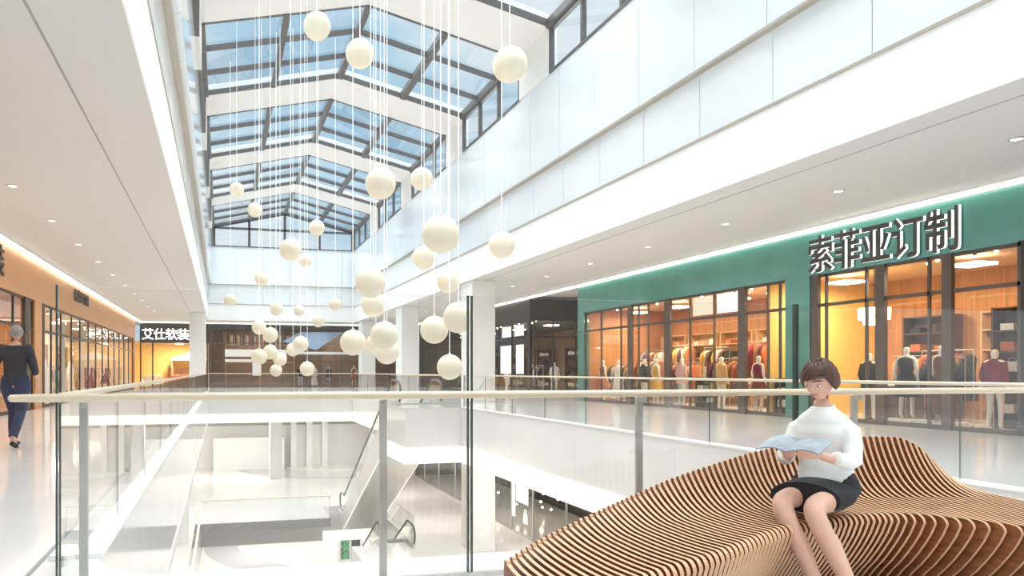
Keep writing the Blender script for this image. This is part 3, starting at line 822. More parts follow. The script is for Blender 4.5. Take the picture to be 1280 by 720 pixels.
# ------------------------------------------------------------------ shop interiors
def room_y(x0, x1, y0, y1, zc, back, sidew, ceil_m):
    build(B(x0, x1, y1, y1+.1, 0, zc), 'wall_shop_back', [back], kind='structure')
    build(B(x0-.1, x0, y0, y1, 0, zc), 'wall_shop_side', [sidew], kind='structure')
    build(B(x1, x1+.1, y0, y1, 0, zc), 'wall_shop_side', [sidew], kind='structure')
    build(B(x0, x1, y0, y1, zc, zc+.1), 'ceiling', [ceil_m], kind='structure')
def room(x0, x1, y0, y1, zc, back, sidew, ceil_m, facing, near=True):
    xb = (x1, x1+.1) if facing < 0 else (x0-.1, x0)
    build(B(xb[0], xb[1], y0, y1, 0, zc), 'wall_shop_back', [back], kind='structure')
    if near: build(B(x0, x1, y0-.1, y0, 0, zc), 'wall_shop_side', [sidew], kind='structure')
    build(B(x0, x1, y1, y1+.1, 0, zc), 'wall_shop_side', [sidew], kind='structure')
    build(B(x0, x1, y0-.1, y1+.1, zc, zc+.1), 'ceiling', [ceil_m], kind='structure')
DIMWALL = mat('umber_wall', (.20, .12, .07), .6, var=.2)
SHOPCEIL = mat('shop_ceiling', (.72, .50, .32), .6)
room(SR+.26, 19.0, 10.0, 26.3, 3.85, WARMWALL, WARMWALL, SHOPCEIL, -1)
build(B(SR+.5, 18.98, 16.45, 16.53, 0, 3.8), 'wall_partition', [YELLOWWALL], kind='structure')
room(SR+.26, 19.0, 5.6, 9.8, 3.85, BLACKWALL, BLACKWALL, BLACKWALL, -1)
room(SR+.26, 22.0, 31.3, 50.0, 3.9, DIMWALL, BLACKWALL, BLACKWALL, -1, near=False)
CREAMWALL = mat('cream_wall', (.80, .70, .55), .6)
room(-9.8, SL-.26, 6.1, 24.3, 3.7, WARMWALL, WARMWALL, SHOPCEIL, 1)
room(-9.8, SL-.26, 24.5, 50.0, 3.7, CREAMWALL, CREAMWALL, SHOPCEIL, 1)
WL_ = (1, .80, .56)
for i, (y, xx, p, cc) in enumerate([(12, 16.6, 260, WL_), (15.2, 16.6, 230, (1, .82, .5)), (17.6, 16.8, 190, WL_), (19.5, 16.8, 200, WL_), (22.5, 16.8, 200, WL_), (25, 16.8, 150, WL_),
                                (8, 16.6, 25, (.9, .9, 1)), (33, 17, 230, WL_), (37, 17, 230, WL_), (41.5, 17, 200, WL_), (46, 17, 200, WL_),
                                (9, -8, 120, WL_), (14, -8, 130, WL_), (18, -8, 150, WL_), (22, -8, 220, WL_), (27, -8, 220, (1, .88, .7)), (32, -8, 220, (1, .88, .7)), (37, -8, 220, (1, .88, .7)), (42, -8, 220, (1, .88, .7)), (47, -8, 200, (1, .88, .7))]):
    t = empty('ceiling_lamp_panel', (xx, y, 3.66), 'square warm ceiling lamp panel in the %s, %s from the near end' % ((['teal shop']*6+['dim near end bay']+['dark shop']*4+['orange shop']*9)[i], ordn[([0,1,2,3,4,5,0,0,1,2,3]+list(range(9)))[i]]), 'ceiling light', 'shop ceiling lamp panels')
    build(B(xx-.3, xx+.3, y-.3, y+.3, 3.63, 3.69), 'panel', [mat('lamp_panel', (1, .93, .8), .5, emit=3, ecol=(1, .9, .72))], parent=t)
    l = bpy.data.lights.new('lamp_glow', 'AREA'); l.size = .58; l.energy = p*.42; l.color = cc
    o = bpy.data.objects.new('lamp_glow', l); o.location = (0, 0, -.04); link(o, t)

# track spotlights: little glowing bulbs seen through the glass
spot0 = None
def spotlight(x, y, z, label):
    global spot0
    if spot0 is None:
        t = empty('track_spotlight', (x, y, z)); m = MB(); m.tube([(x, y, z), (x, y, z-.10)], .035, 10); build(m, 'housing', [BLACK], parent=t)
        m = MB(); m.ball((x, y, z-.115), .036, 12, 8); build(m, 'bulb', [BULB], parent=t); spot0 = t
    else: t = dup(spot0, (x, y, z))
    return tag(t, label, 'spotlight', 'shop track spotlights')
k = 0
for y in [10.9, 11.5, 12.1, 12.5, 15.9, 16.6, 17.6, 18.6, 19.8, 21, 22.2, 23.6, 24.8]:
    spotlight(15.7+.25*(k % 2), y, 3.85, 'tiny bright spotlight inside the teal shop, %s from the near end' % ordn[k]); k += 1
k = 0
for y in [32, 33, 34, 35.2, 36.4, 37.6, 39, 40.5, 42, 44]:
    spotlight(15.6+.3*(k % 2), y, 3.9, 'tiny bright spotlight inside the dark shop on the right, %s from the passage' % ordn[k]); k += 1
k = 0
for y in [16, 17.5, 19, 20.2, 21.2, 22, 26, 28, 30, 33, 36, 39, 42]:
    spotlight(-6.9-.25*(k % 2), y, 3.7, 'tiny bright spotlight inside the orange shop, %s from the near end' % ordn[k]); k += 1

warm = ['rust', 'camel', 'ivory', 'brown', 'blush', 'ochre', 'black', 'burgundy']
dark = ['black', 'grey', 'navy', 'brown', 'ivory', 'plum']
mix = ['ivory', 'camel', 'navy', 'rust', 'white', 'plum', 'black', 'grey']
# teal shop
rack(16.0, 24.9, 1.5, 'behind the farthest teal shop window', mix, 11)
rack(15.9, 22.9, 1.5, 'behind the second farthest teal shop window', ['rust', 'ochre', 'brown', 'ivory', 'camel'], 11, h=1.7)
rack(15.9, 20.9, 1.3, 'behind the middle teal shop window', warm, 10)
rack(15.9, 18.8, 1.4, 'in the teal shop right of the pale pink dummy', ['burgundy', 'rust', 'brown', 'ochre', 'black'], 11, h=1.65)
rack(18.0, 14.3, 1.4, 'in the teal shop by the yellow wall', warm, 10, h=1.65)
rack(16.3, 12.4, .9, 'in the teal shop beside the white mannequin', ['black', 'brown', 'burgundy'], 7)
for i, y in enumerate([25.2, 23.4, 21.6, 19.8, 18.0]):
    shelving(18.95, y, 1.6, .4, 'back wall shelf of the teal shop, %s from far end' % ordn[i], 1, SHELFWOOD, [warm, mix][i % 2])
shelving(18.95, 12.5, 1.5, .4, 'shelf behind the black dressed mannequin, teal shop', 1, SHELFWOOD, warm)
shelving(16.9, 11.0, 1.2, .35, 'dark shelf close behind the near teal window', 1, SHELFDARK, ['white', 'burgundy', 'rust', 'black'], hts=(.3, .75, 1.2, 1.65, 2.1), top=2.6)
mannequin(15.75, 12.85, PI/2+.3, 'dress', 'black', 'white mannequin in a black dress in the near teal shop window', .12)
mannequin(15.75, 12.05, PI/2-.2, 'long', 'brown', 'mannequin in a long brown gown beside the one in black', .12)
mannequin(15.3, 20.3, PI/2, 'jacket', 'blush', 'mannequin in a pale pink jacket behind the far teal shop window')
mannequin(15.3, 24.1, PI/2, 'long', 'ivory', 'mannequin in a long ivory gown behind the far teal shop window')
mannequin(15.3, 21.7, PI/2, 'dress', 'ochre', 'mannequin in an ochre dress behind the far teal shop window')
mannequin(15.4, 17.0, PI/2, 'dress', 'burgundy', 'mannequin in a burgundy dress near the teal pillar')
for i, y in enumerate([25.0, 23.2, 21.3, 19.4, 17.6]):
    rack(17.5, y, 1.3, 'second row in the teal shop, %s from far end' % ordn[i], [mix, warm, ['black', 'brown', 'ivory', 'ochre'], ['rust', 'burgundy', 'brown']][i % 4], 8, kinds=('dress', 'coat'), h=2.1+.15*(i % 2))
shelving(15.75, 15.95, .9, .35, 'dark low shelf in the teal shop window by the pillar', 1, SHELFDARK, ['ivory', 'rust', 'white'], hts=(.2, .6), top=1.0)
shelving(15.75, 19.3, .9, .35, 'dark low shelf in the middle teal shop window', 1, SHELFDARK, ['ivory', 'camel', 'black'], hts=(.2, .6), top=1.0)
shelving(15.75, 23.3, .9, .35, 'dark low shelf in the far teal shop window', 1, SHELFDARK, ['white', 'ochre', 'grey'], hts=(.2, .6), top=1.0)
mannequin(15.3, 18.4, PI/2, 'jacket', 'camel', 'mannequin in a camel jacket behind the far teal shop window')
mannequin(15.3, 22.4, PI/2, 'jacket', 'black', 'mannequin in a black jacket behind the far teal shop window')
mannequin(15.3, 25.2, PI/2, 'dress', 'rust', 'mannequin in a rust dress at the far end of the teal shop')
mannequin(15.65, 10.9, PI/2, 'jacket', 'burgundy', 'mannequin in a burgundy jacket at the near end of the teal shop')
shelving(18.95, 14.6, 1.3, .4, 'dark back wall shelf right of the yellow wall', 1, SHELFDARK, ['black', 'ivory', 'rust', 'brown'])
shelving(18.95, 10.9, 1.5, .4, 'dark back wall shelf at the near end of the teal shop', 1, SHELFDARK, ['white', 'burgundy', 'camel', 'black'])
rack(17.3, 13.1, 1.2, 'in the teal shop behind the black dressed mannequin', ['black', 'brown', 'burgundy', 'rust', 'grey'], 9, h=1.75)
rack(17.9, 11.9, 1.0, 'in the teal shop behind the brown gowned mannequin', ['ivory', 'brown', 'black', 'camel'], 7, h=2.1)
mannequin(15.7, 13.75, PI/2, 'jacket', 'black', 'mannequin in a black jacket beside the yellow wall bay')
mannequin(16.4, 15.9, PI/2, 'long', 'burgundy', 'mannequin in a long burgundy gown against the yellow wall')
# chandelier in the yellow corner
t = empty('chandelier', (16.2, 14.05, 2.55), 'tiered yellow glowing chandelier in the near teal shop window', 'chandelier')
m = MB()
for r, z0, z1 in ((.34, 2.55, 2.85), (.24, 2.42, 2.60)):
    m.lathe([(r, z0), (r+.01, z1), (r-.02, z1), (r-.03, z0)], (16.2, 14.05, 0), 24)
build(m, 'shade', [mat('chandelier_shade', (1, .85, .5), .5, emit=2.0, ecol=(1, .80, .38))], parent=t)
m = MB(); m.tube([(16.2, 14.05, 2.8), (16.2, 14.05, 3.85)], .012, 6); build(m, 'rod', [MULL], parent=t)
# sideboard below it
t = empty('counter', (16.9, 14.0, 0), 'low dark wooden counter under the yellow chandelier', 'counter')
build(B(16.4, 17.4, 13.5, 14.5, 0, .85), 'body', [SHELFDARK], parent=t, bevel=.01); build(B(16.35, 17.45, 13.46, 14.52, .86, .9), 'worktop', [WHITE], parent=t)
# white display plinths
for i, (x, y) in enumerate([(15.75, 12.85), (15.75, 12.05)]):
    build(B(x-.33, x+.33, y-.36, y+.36, .001, .115), 'plinth', [WHITE], label='low white plinth under the %s mannequin' % ('black dressed' if i == 0 else 'brown gowned'), cat='plinth', bevel=.006)
# white framed pictures hanging in the top lights
def board(x, y0, y1, z0, z1, label, m_=POSTER, facing=-1, name='poster'):
    if name == 'poster': x = SR+.0935
    o = build(B(x, x+.02, y0, y1, z0, z1), name, [m_], label=label, cat=name.replace('_', ' ')); return o
board(15.15, 17.2, 18.1, 3.02, 3.6, 'blank white lightbox in the top light of the teal shop')
board(15.15, 18.3, 19.2, 3.02, 3.6, 'cream lightbox next to the blank white one in the teal shop', mat('cream_board', (.85, .75, .6), .5, emit=.3))
# dark shop on the right
rack(16.2, 33.0, 1.3, 'in the dark shop nearest the passage', dark, 9)
rack(16.2, 36.2, 1.3, 'in the dark shop, second from the passage', dark, 9)
rack(16.2, 39.8, 1.3, 'in the dark shop behind the columns', dark, 8)
rack(16.2, 44.0, 1.3, 'at the far end of the dark shop', dark, 8)
for i, y in enumerate([33, 36, 39, 43, 47]):
    shelving(21.9, y, 1.8, .4, 'back wall shelf of the dark shop, %s from passage' % ordn[i], 1, SHELFDARK, mix)
board(15.15, 33.4, 34.8, 1.1, 2.6, 'white window poster nearest the column in the dark shop')
board(15.15, 31.9, 32.8, 1.1, 2.6, 'second white window poster in the dark shop')
board(15.15, 33.4, 34.6, 3.05, 3.6, 'upper white window poster in the dark shop, left one')
board(15.15, 31.9, 33.0, 3.05, 3.6, 'upper white window poster in the dark shop, right one')
board(15.2, 37, 38.0, 1.0, 2.4, 'white window poster between the far columns')
o = build(B(17.5, 18.35, 31.0935, 31.11, 1.1, 2.55), 'poster', [POSTER], label='white poster in the return window facing the passage', cat='poster')
mannequin(15.6, 35.6, PI/2, 'jacket', 'white', 'mannequin in a white jacket in the dark shop window')
mannequin(15.6, 41.2, PI/2, 'dress', 'black', 'mannequin in black far along the dark shop window')
mannequin(16.6, 31.9, 0, 'jacket', 'white', 'mannequin in a white jacket in the return window by the passage')
mannequin(19.2, 31.9, 0, 'long', 'camel', 'mannequin in a camel gown in the return window')
build(B(24.9, 25, 26.3, 31.1, 0, 4.9), 'wall_passage', [CEIL], kind='structure')
build(B(19.2, 25, 26.25, 26.35, 0, 4.9), 'wall_passage', [CEIL], kind='structure')
build(B(19.2, 25, 26.3, 31.3, 4.9, 5.0), 'ceiling', [CEIL], kind='structure')
# dark umbrella-like table and chair shapes before the dark shop: a push display
# orange shop, left
rack(-7.2, 14.5, 1.6, 'in the orange shop nearest the camera', warm, 11)
rack(-7.2, 19.0, 1.6, 'in the orange shop behind the walking person', warm, 11)
rack(-7.2, 22.3, 1.2, 'in the orange shop beside the orange pillar', ['rust', 'brown', 'camel'], 9)
rack(-7.1, 27.0, 1.4, 'in the orange shop just past the orange pillar', mix, 10)
rack(-7.1, 31.2, 1.4, 'in the orange shop, second past the orange pillar', ['ivory', 'burgundy', 'white', 'camel', 'black'], 10)
rack(-7.1, 35.6, 1.4, 'in the orange shop, third past the orange pillar', mix, 10)
rack(-7.1, 40.0, 1.4, 'in the orange shop, fourth past the orange pillar', ['plum', 'navy', 'ivory', 'grey'], 9)
rack(-7.1, 45.0, 1.4, 'at the far end of the orange shop', mix, 8)
for i, y in enumerate([18, 21, 26.5, 29.5, 33, 36.5, 40, 44, 47.5]):
    shelving(-9.78, y, 1.8, .4, 'back wall shelf of the orange shop, %s from near end' % ordn[i], -1, SHELFWOOD, [mix, warm][i % 2])
mannequin(-6.7, 28.7, -PI/2, 'long', 'ivory', 'mannequin in an ivory gown in the left shop window, nearest one')
mannequin(-6.7, 33.2, -PI/2, 'jacket', 'white', 'mannequin in a white jacket in the left shop window')
mannequin(-6.7, 38.0, -PI/2, 'long', 'plum', 'mannequin in a plum gown in the left shop window')
mannequin(-6.7, 42.5, -PI/2, 'dress', 'navy', 'mannequin in a navy dress in the left shop window')
for i, y in enumerate([25.6, 30.2, 34.4]):
    board(-6.5, y, y+.9, .0, 3.3, 'tall pale display panel standing in the left shop window, %s from the orange pillar' % ordn[i], mat('pale_display', (.82, .78, .68), .5), name='standing_screen')

# ------------------------------------------------------------------ far end shops
YS = 53.0
t = empty('storefront', (-3.5, YS, 0), 'dark headed shop front of the furnishing shop at the far left end', 'shop front')
build(B(SL, -.9, YS, YS+.25, 3.35, 4.80), 'fascia', [SHOPDARK], parent=t)
fr = MB()
for x in (SL+.05, -5.0, -1.05): fr.box(x-.05, x+.05, YS+.05, YS+.12, 0, 3.35)
build(fr, 'window_frame', [MULL], parent=t)
sign('艾仕软装', (-4.07, YS-.04, 3.94), '-y', .9, .84, .02, [SIGNWHITE, SIGNWHITE], 'white lettering of the furnishing shop sign on dark fascia at the far left', off=.008)
room_y(-9.5, -1.0, YS+.3, YS+4.6, 3.4, YELLOWWALL, CREAMWALL, SHOPCEIL)
def lamp_panel(x, y, z, p, cc, label, s=.3, em=3):
    t = empty('ceiling_lamp_panel', (x, y, z), label, 'ceiling light', 'ceiling lamp panels')
    build(B(x-s, x+s, y-s, y+s, z-.03, z+.03), 'panel', [mat('lamp_panel_white', (1, .97, .92), .5, emit=em, ecol=(1, .95, .86))], parent=t)
    l = bpy.data.lights.new('lamp_glow', 'AREA'); l.size = s*1.9; l.energy = p; l.color = cc
    o = bpy.data.objects.new('lamp_glow', l); o.location = (0, 0, -.04); link(o, t)
lamp_panel(-3.2, 55, 3.35, 300, WL_, 'warm lamp panel in the far left furnishing shop')
lamp_panel(3, 55.5, 4.6, 110, WL_, 'lamp panel in the far middle shop')
lamp_panel(9.8, 55.8, 4.6, 60, (1, .9, .8), 'lamp panel in the far right shop')
LIN = mat('linen_fabric', (.82, .72, .58), .9, var=.1)
# canopy daybed / display booths in the furnishing shop
for i, (x, c) in enumerate([(-5.2, LIN), (-3.2, mat('brick_fabric', (.42, .18, .10), .8))]):
    t = empty('sofa', (x, YS+1.6, 0), ['linen', 'brown'][i]+' sofa inside the far left furnishing shop', 'sofa')
    build(B(x-.65, x+.65, YS+1.2, YS+2.0, .12, .42), 'seat', [c], parent=t, bevel=.04); build(B(x-.65, x+.65, YS+2.0, YS+2.2, .12, .95), 'backrest', [c], parent=t, bevel=.04)
    for s in (-1, 1): build(B(x+s*.65, x+s*.8, YS+1.2, YS+2.2, .12, .62), 'armrest', [c], parent=t, bevel=.03)
    for sx in (-.6, .6):
        for sy in (1.3, 2.1): build(B(x+sx-.03, x+sx+.03, YS+sy-.03, YS+sy+.03, 0, .12), 'leg', [MULL], parent=t)
t = empty('canopy_booth', (-2.4, YS+3.3, 0), 'white canopied display booth inside the far left furnishing shop', 'booth')
m = MB(); m.prism([(-3.9, 2.2), (-2.4, 2.75), (-.98, 2.2), (-.98, 2.12), (-3.9, 2.12)], 'xz', YS+2.7, YS+4.2); build(m, 'canopy', [WHITE], parent=t)
for x in (-3.8, -1.05):
    for y in (2.8, 4.1): build(B(x-.04, x+.04, YS+y-.04, YS+y+.04, 0, 2.12), 'post', [SHELFWOOD], parent=t)
t = empty('wall_cabinet', (-2.4, YS+4.5, 0), 'timber cabinet with warm drawers at the back of the furnishing shop', 'cabinet')
build(B(-4.2, -1.0, YS+4.25, YS+4.55, 0, 1.5), 'body', [WARMWALL], parent=t)
# middle and right far shop
t = empty('storefront', (5, YS, 0), 'wide timber and dark metal shop front at the far end behind the globes', 'shop front')
build(B(-.85, 14.6, YS, YS+.2, 4.35, 4.8), 'fascia', [SHOPDARK], parent=t)
fr = MB()
for x in (-.8, .2, 2.3, 4.6, 6.8, 7.6, 9.2, 11, 12.8, 14.5): fr.box(x-.05, x+.05, YS+.02, YS+.1, 0, 4.35)
for z in (0.05, 1.1, 2.0, 3.4): fr.box(-.85, 14.6, YS+.02, YS+.09, z-.04, z+.04)
build(fr, 'window_frame', [mat('dark_brown_frame', (.12, .085, .065), .4)], parent=t)
build(B(-.8, 14.5, YS+.055, YS+.062, .1, 4.3), 'glass_pane', [SHOPGLASS], parent=t)
m = MB(); m.box(.25, 4.9, YS-.25, YS-.02, 2.35, 2.9); m.box(2.3, 2.95, YS-.25, YS-.02, .9, 2.35); m.box(.25, 2.3, YS-.2, YS-.02, 1.95, 2.15)
build(m, 'white_portal_beam', [WHITE], parent=t)
build(B(5.2, 9.6, YS-.3, YS-.02, 2.55, 2.75), 'light_shelf', [WHITE], parent=t)
SKYREFL = mat('painted_sky_reflection', (.33, .47, .66), .12, var=.1, coat=.5)  # sky reflection on the shop front, painted as a solid blue shape
m = MB(); m.prism([(4.6, 3.55), (6.0, 4.3), (9.4, 4.3), (7.2, 2.9)], 'xz', YS-.12, YS-.02); build(m, 'sky_reflection_shape', [SKYREFL], parent=t)
room_y(-.85, 14.7, YS+.3, YS+4.6, 4.7, DIMWALL, DIMWALL, BLACKWALL)
# books / boards on a high shelf of the far shop
t = empty('display_shelf', (2.6, YS+.9, 0), 'high timber shelf unit full of tall brown folders in the far shop', 'shelf')
for z in (1.0, 1.9, 3.25): build(B(.3, 5.6, YS+.6, YS+1.1, z, z+.05), 'shelf_board', [SHELFWOOD], parent=t)
for x in (.3, 2.9, 5.55): build(B(x, x+.05, YS+.6, YS+1.1, 0, 4.3), 'side_panel', [SHELFWOOD], parent=t)
bk = [None]*5; x = .42; i = 0
bc = ['brown', 'camel', 'ivory', 'rust', 'grey']
while x < 5.3:
    wd = random.choice([.1, .13, .16]); hh = random.uniform(.62, .85)
    if not (2.8 < x+wd and x < 2.98):
        m = MB(); m.box(x, x+wd*.9, YS+.68, YS+1.0, 3.301, 3.3+hh)
        c = bc[i % 5]
        build(m, 'folder', [cloth(c)], label='tall %s folder standing on the high shelf of the far shop' % c, cat='folder', group='folders on the high shelf', bevel=.004)
    x += wd; i += 1
for i, (x, c, kd) in enumerate([(6.1, 'black', 'jacket'), (7.2, 'ivory', 'long'), (10.4, 'rust', 'dress'), (11.7, 'grey', 'jacket')]):
    mannequin(x, YS+.9, 0, kd, c, 'mannequin in %s in the far end shop, %s from the left' % (c, ordn[i]))
rack(8.4, 54.6, 1.2, 'in the far end shop', dark, 8)

# ------------------------------------------------------------------ lower floor
LW = mat('lower_wall_pale', (.86, .84, .82), .5, var=.01)
z1 = -6.1
build(B(-6.2, -6.0, -9, 58, z1, T), 'wall_lower_left', [LW], kind='structure')
build(B(18, 18.2, -9, 58, z1, T), 'wall_lower_right', [LW], kind='structure')
build(B(-6, 18, 52.8, 53, z1, T), 'wall_lower_back', [LW], kind='structure')
build(B(-8.2, -8.0, -9, 60, -12.2, T2), 'wall_bottom_left', [LW], kind='structure')
build(B(20, 20.2, -9, 60, -12.2, T2), 'wall_bottom_right', [LW], kind='structure')
build(B(-8, 20, 59, 59.2, -12.2, T2), 'wall_bottom_back', [LW], kind='structure')
# dark glazed shop on the lower floor
t = empty('storefront', (13, 34, z1), 'dark glazed shop on the lower floor seen under the glowing slab edge', 'shop front')
build(B(13, 13.2, 26.9, 46, -2.6, T-.01), 'fascia', [LW], parent=t); build(B(13, 17.9, 26.8, 27.0, -2.6, T-.01), 'fascia', [LW], parent=t)
fr = MB()
for y in (27, 29.2, 31.4, 34, 37, 40, 43, 46): fr.box(13.02, 13.08, y-.04, y+.04, z1, -2.6)
for x in (14.6, 16.2, 17.8): fr.box(x-.04, x+.04, 26.92, 26.98, z1, -2.6)
fr.box(13.02, 13.08, 26.9, 46, z1, z1+.1); fr.box(13, 17.9, 26.92, 26.98, z1, z1+.1)
build(fr, 'window_frame', [STEEL], parent=t)
g = MB(); g.box(13.045, 13.052, 26.95, 46, z1+.1, -2.6); g.box(13.05, 17.9, 26.945, 26.952, z1+.1, -2.6); build(g, 'glass_pane', [SHOPGLASS], parent=t)
m = MB(); m.box(17.6, 17.8, 27.2, 46, z1, -2.0); m.box(13.3, 17.6, 46, 46.1, z1, -2.0); m.box(13.3, 17.6, 27.2, 46, -2.6, -2.5)
build(m, 'interior_wall', [mat('near_black_wall', (.02, .018, .018), .7)], parent=t)
build(B(13.053, 13.07, 27.5, 28.75, -4.65, -3.2), 'poster', [POSTER], label='large white poster in the dark lower floor shop window', cat='poster')
build(B(13.053, 13.07, 28.85, 29.15, -5.4, -3.0), 'poster', [POSTER], label='tall narrow white poster in the dark lower floor shop window', cat='poster')
m = MB(); m.prism([(27.6, -5.5), (28.0, -5.5), (27.95, -5.05), (27.65, -5.05)], 'yz', 13.053, 13.09)
m.tube([(13.07, 27.7, -5.06), (13.07, 27.73, -4.88), (13.07, 27.87, -4.88), (13.07, 27.9, -5.06)], .016, 6)
build(m, 'shopping_bag_sign', [POSTER], label='white shopping bag shaped sign in the dark lower shop window', cat='sign')
random.seed(3)
ob0 = None
for i in range(46):
    y = random.uniform(27.4, 34.5); x = random.uniform(14, 16.8); z = random.uniform(-5.6, -2.9)
    if ob0 is None:
        m = MB(); m.ball((x, y, z), .05, 10, 6); ob0 = build(m, 'fairy_light', [BULB]); o = ob0
    else: o = ob0.copy(); COL.objects.link(o); o.location = (x, y, z)
    tag(o, 'tiny warm light bulb hanging in the dark lower floor shop', 'light bulb', 'light bulbs in the lower shop')
for i, (x, y) in enumerate([(-3.5, 14), (-3.5, 24), (-3.5, 34), (2, 47), (10.5, 14), (10.5, 23), (10.5, 31), (10.5, 39), (8, 48), (-4, 48)]):  # fill lamps added under the slab to brighten the lower floor
    lamp_panel(x, y, T-.05, 110, (1, .96, .9), 'added fill lamp panel in the lower floor ceiling, %s of ten' % ordn[i], s=.6, em=5)
for i, (x, y) in enumerate([(2.5, 42), (2.5, 50), (11, 42), (11, 50), (-5, 46), (15, 55)]):  # more added fill lamps, these brighten the bottom level
    lamp_panel(x, y, T2-.05, 170, (1, .97, .93), 'added fill lamp panel in the bottom level ceiling, %s of six' % ordn[i], s=.6, em=5)
# pale pilasters and stone blocks at the lower far wall
for i, x in enumerate((-4.2, -2.6, 5.4, 6.6, 7.8)):
    build(B(x-.22, x+.22, 52.2, 52.8, z1, T), 'column', [WHITE], kind='structure')
build(B(-.6, 4.6, 51.5, 52.4, z1, z1+2.4), 'reception_wall', [WHITE], label='long white feature wall at the far end of the lower floor', cat='wall panel')
m = MB(); m.box(-5.5, 12.8, 52.74, 52.79, -2.9, -2.5); build(m, 'trim_50', [mat('taupe_band', (.45, .4, .37), .5)], kind='structure')
# lower void glass balustrades
def low_rail(pts, z, label):
    t = empty('glass_balustrade', (pts[0][0], pts[0][1], z), label, 'balustrade')
    m = MB(); m.tube([(x, y, z+1.1) for x, y in pts], .025, 8); build(m, 'handrail', [RAIL], parent=t)
    for (ax, ay), (bx, by) in zip(pts, pts[1:]):
        m = MB()
        if abs(ax-bx) < .01: glass_panel(m, ax-.006, ax+.006, ay, by, z+.001, z+1.06, 'y')
        else: glass_panel(m, ax, bx, ay-.006, ay+.006, z+.001, z+1.06, 'x')
        build(m, 'glass_pane', [GLASS, GEDGE], parent=t)
low_rail([(-1.06, 16), (-1.06, 33.66)], z1, 'glass balustrade along the left of the lower void')
low_rail([(-1.0, 33.7), (5.3, 33.7)], z1, 'glass balustrade across the far end of the lower void')
low_rail([(5.26, 33.75), (5.26, 36.55)], z1, 'short glass balustrade beside the lower escalator slot')
low_rail([(8.07, 28.2), (8.07, 36.6)], z1, 'glass balustrade right of the lower escalator')
# bottom level poster kiosk
t = empty('poster_kiosk', (8.7, 46.6, -12.2), 'white kiosk with two green botanical posters on the bottom level', 'kiosk')
build(B(7.9, 9.6, 46.5, 47.0, -12.2, -10.2), 'body', [WHITE], parent=t, bevel=.02)
GREENP = mat('botanical_print', (.10, .30, .14), .6, var=.7, scale=5)
DARKP = mat('dark_botanical_print', (.035, .05, .04), .6, var=.8, scale=4)
build(B(8.05, 8.65, 46.46, 46.49, -11.8, -10.5), 'poster_panel', [GREENP], parent=t); build(B(8.8, 9.4, 46.46, 46.49, -11.8, -10.5), 'poster_panel', [DARKP], parent=t)

# ------------------------------------------------------------------ people
SKIN = mat('skin', (.72, .43, .32), .5, var=.05, scale=30)
HAIR = mat('brown_hair', (.085, .035, .022), .5, var=.35, scale=40, stretch=(1, 1, .2))
HAIRG = mat('grey_hair', (.30, .28, .26), .6, var=.3, scale=40, stretch=(1, 1, .2))
SHIRT = mat('white_shirt', (.86, .86, .84), .8, var=.02)
SKIRT = mat('black_skirt', (.018, .017, .018), .75)
LIP = mat('lip_red', (.55, .20, .16), .4); EYEW = mat('eye_white', (.9, .88, .85), .3); IRIS = mat('eye_iris', (.05, .03, .02), .2)
def head_mb(c, R_, s=1.0):
    """head mesh facing local -Y, centred at c, rotated by R_"""
    m = MB(); n, k = 40, 30; vs = []; fs = []
    for i in range(k+1):
        ph = PI*i/k
        for j in range(n):
            th = 2*PI*j/n
            x = math.sin(ph)*math.sin(th); y = -math.sin(ph)*math.cos(th); z = -math.cos(ph)
            X, Y, Z = .074*x, .094*y, .112*z
            if z < -.15:
                t_ = (-z-.15)/.85; X *= 1-.40*t_; Y = Y*(1-.22*t_)-.012*t_ if Y < 0 else Y*(1-.45*t_)
            if y < 0:
                g = lambda x0, z0, w1, w2: math.exp(-((X-x0)/w1)**2-((Z-z0)/w2)**2)
                Y -= .024*g(0, -.022, .010, .016)+.010*g(0, .0, .008, .02)           # nose
                Y += .010*(g(.03, .006, .014, .012)+g(-.03, .006, .014, .012))         # sockets
                Y -= .006*(g(0, .030, .04, .008))+.006*g(0, -.056, .022, .008)           # brow, lips
                Y -= .008*g(0, -.092, .018, .014)                                       # chin
            vs.append((X*s, Y*s, Z*s))
    for i in range(k):
        for j in range(n): a = i*n+j; b = i*n+(j+1) % n; fs.append((a, b, b+n, a+n))
    o = len(m.v); m.add(vs, fs, 0, True)
    for sx in (-1, 1): m.ball((sx*.074*s, .008*s, -.012*s), .024*s, 10, 8, 0, (.35, .7, 1.2))
    for i in range(len(m.v)): m.v[i] = tuple(Vector(c)+R_ @ Vector(m.v[i]))
    return m
def hair_mb(c, R_, s=1.0, length=.0):
    m = MB(); n, k = 40, 24; vs = []; fs = []
    for i in range(k+1):
        ph = PI*i/k*.62
        for j in range(n):
            th = 2*PI*j/n
            front = max(0, -(-math.cos(th)))  # 1 at front (-Y)
            x = math.sin(ph)*math.sin(th); y = -math.sin(ph)*math.cos(th); z = math.cos(ph)
            cf = math.cos(th); lim = .36+.10*math.sin(th*2.0+.6) if cf > .55 else (.36-(.55-cf)*(1.05+length)/.75 if cf > -.2 else -.62-length)
            zz = max(z, lim) if z < lim else z
            w = 1+.03*math.sin(th*13+ph*7)
            X, Y, Z = .086*x*w, .106*y*w, .124*zz*w
            if z < lim: X *= .97; Y *= .97
            vs.append((X*s, Y*s, Z*s))
    for i in range(k):
        for j in range(n): a = i*n+j; b = i*n+(j+1) % n; fs.append((a, b, b+n, a+n))
    m.add(vs, fs, 0, True)
    for i in range(len(m.v)): m.v[i] = tuple(Vector(c)+R_ @ Vector(m.v[i]))
    return m
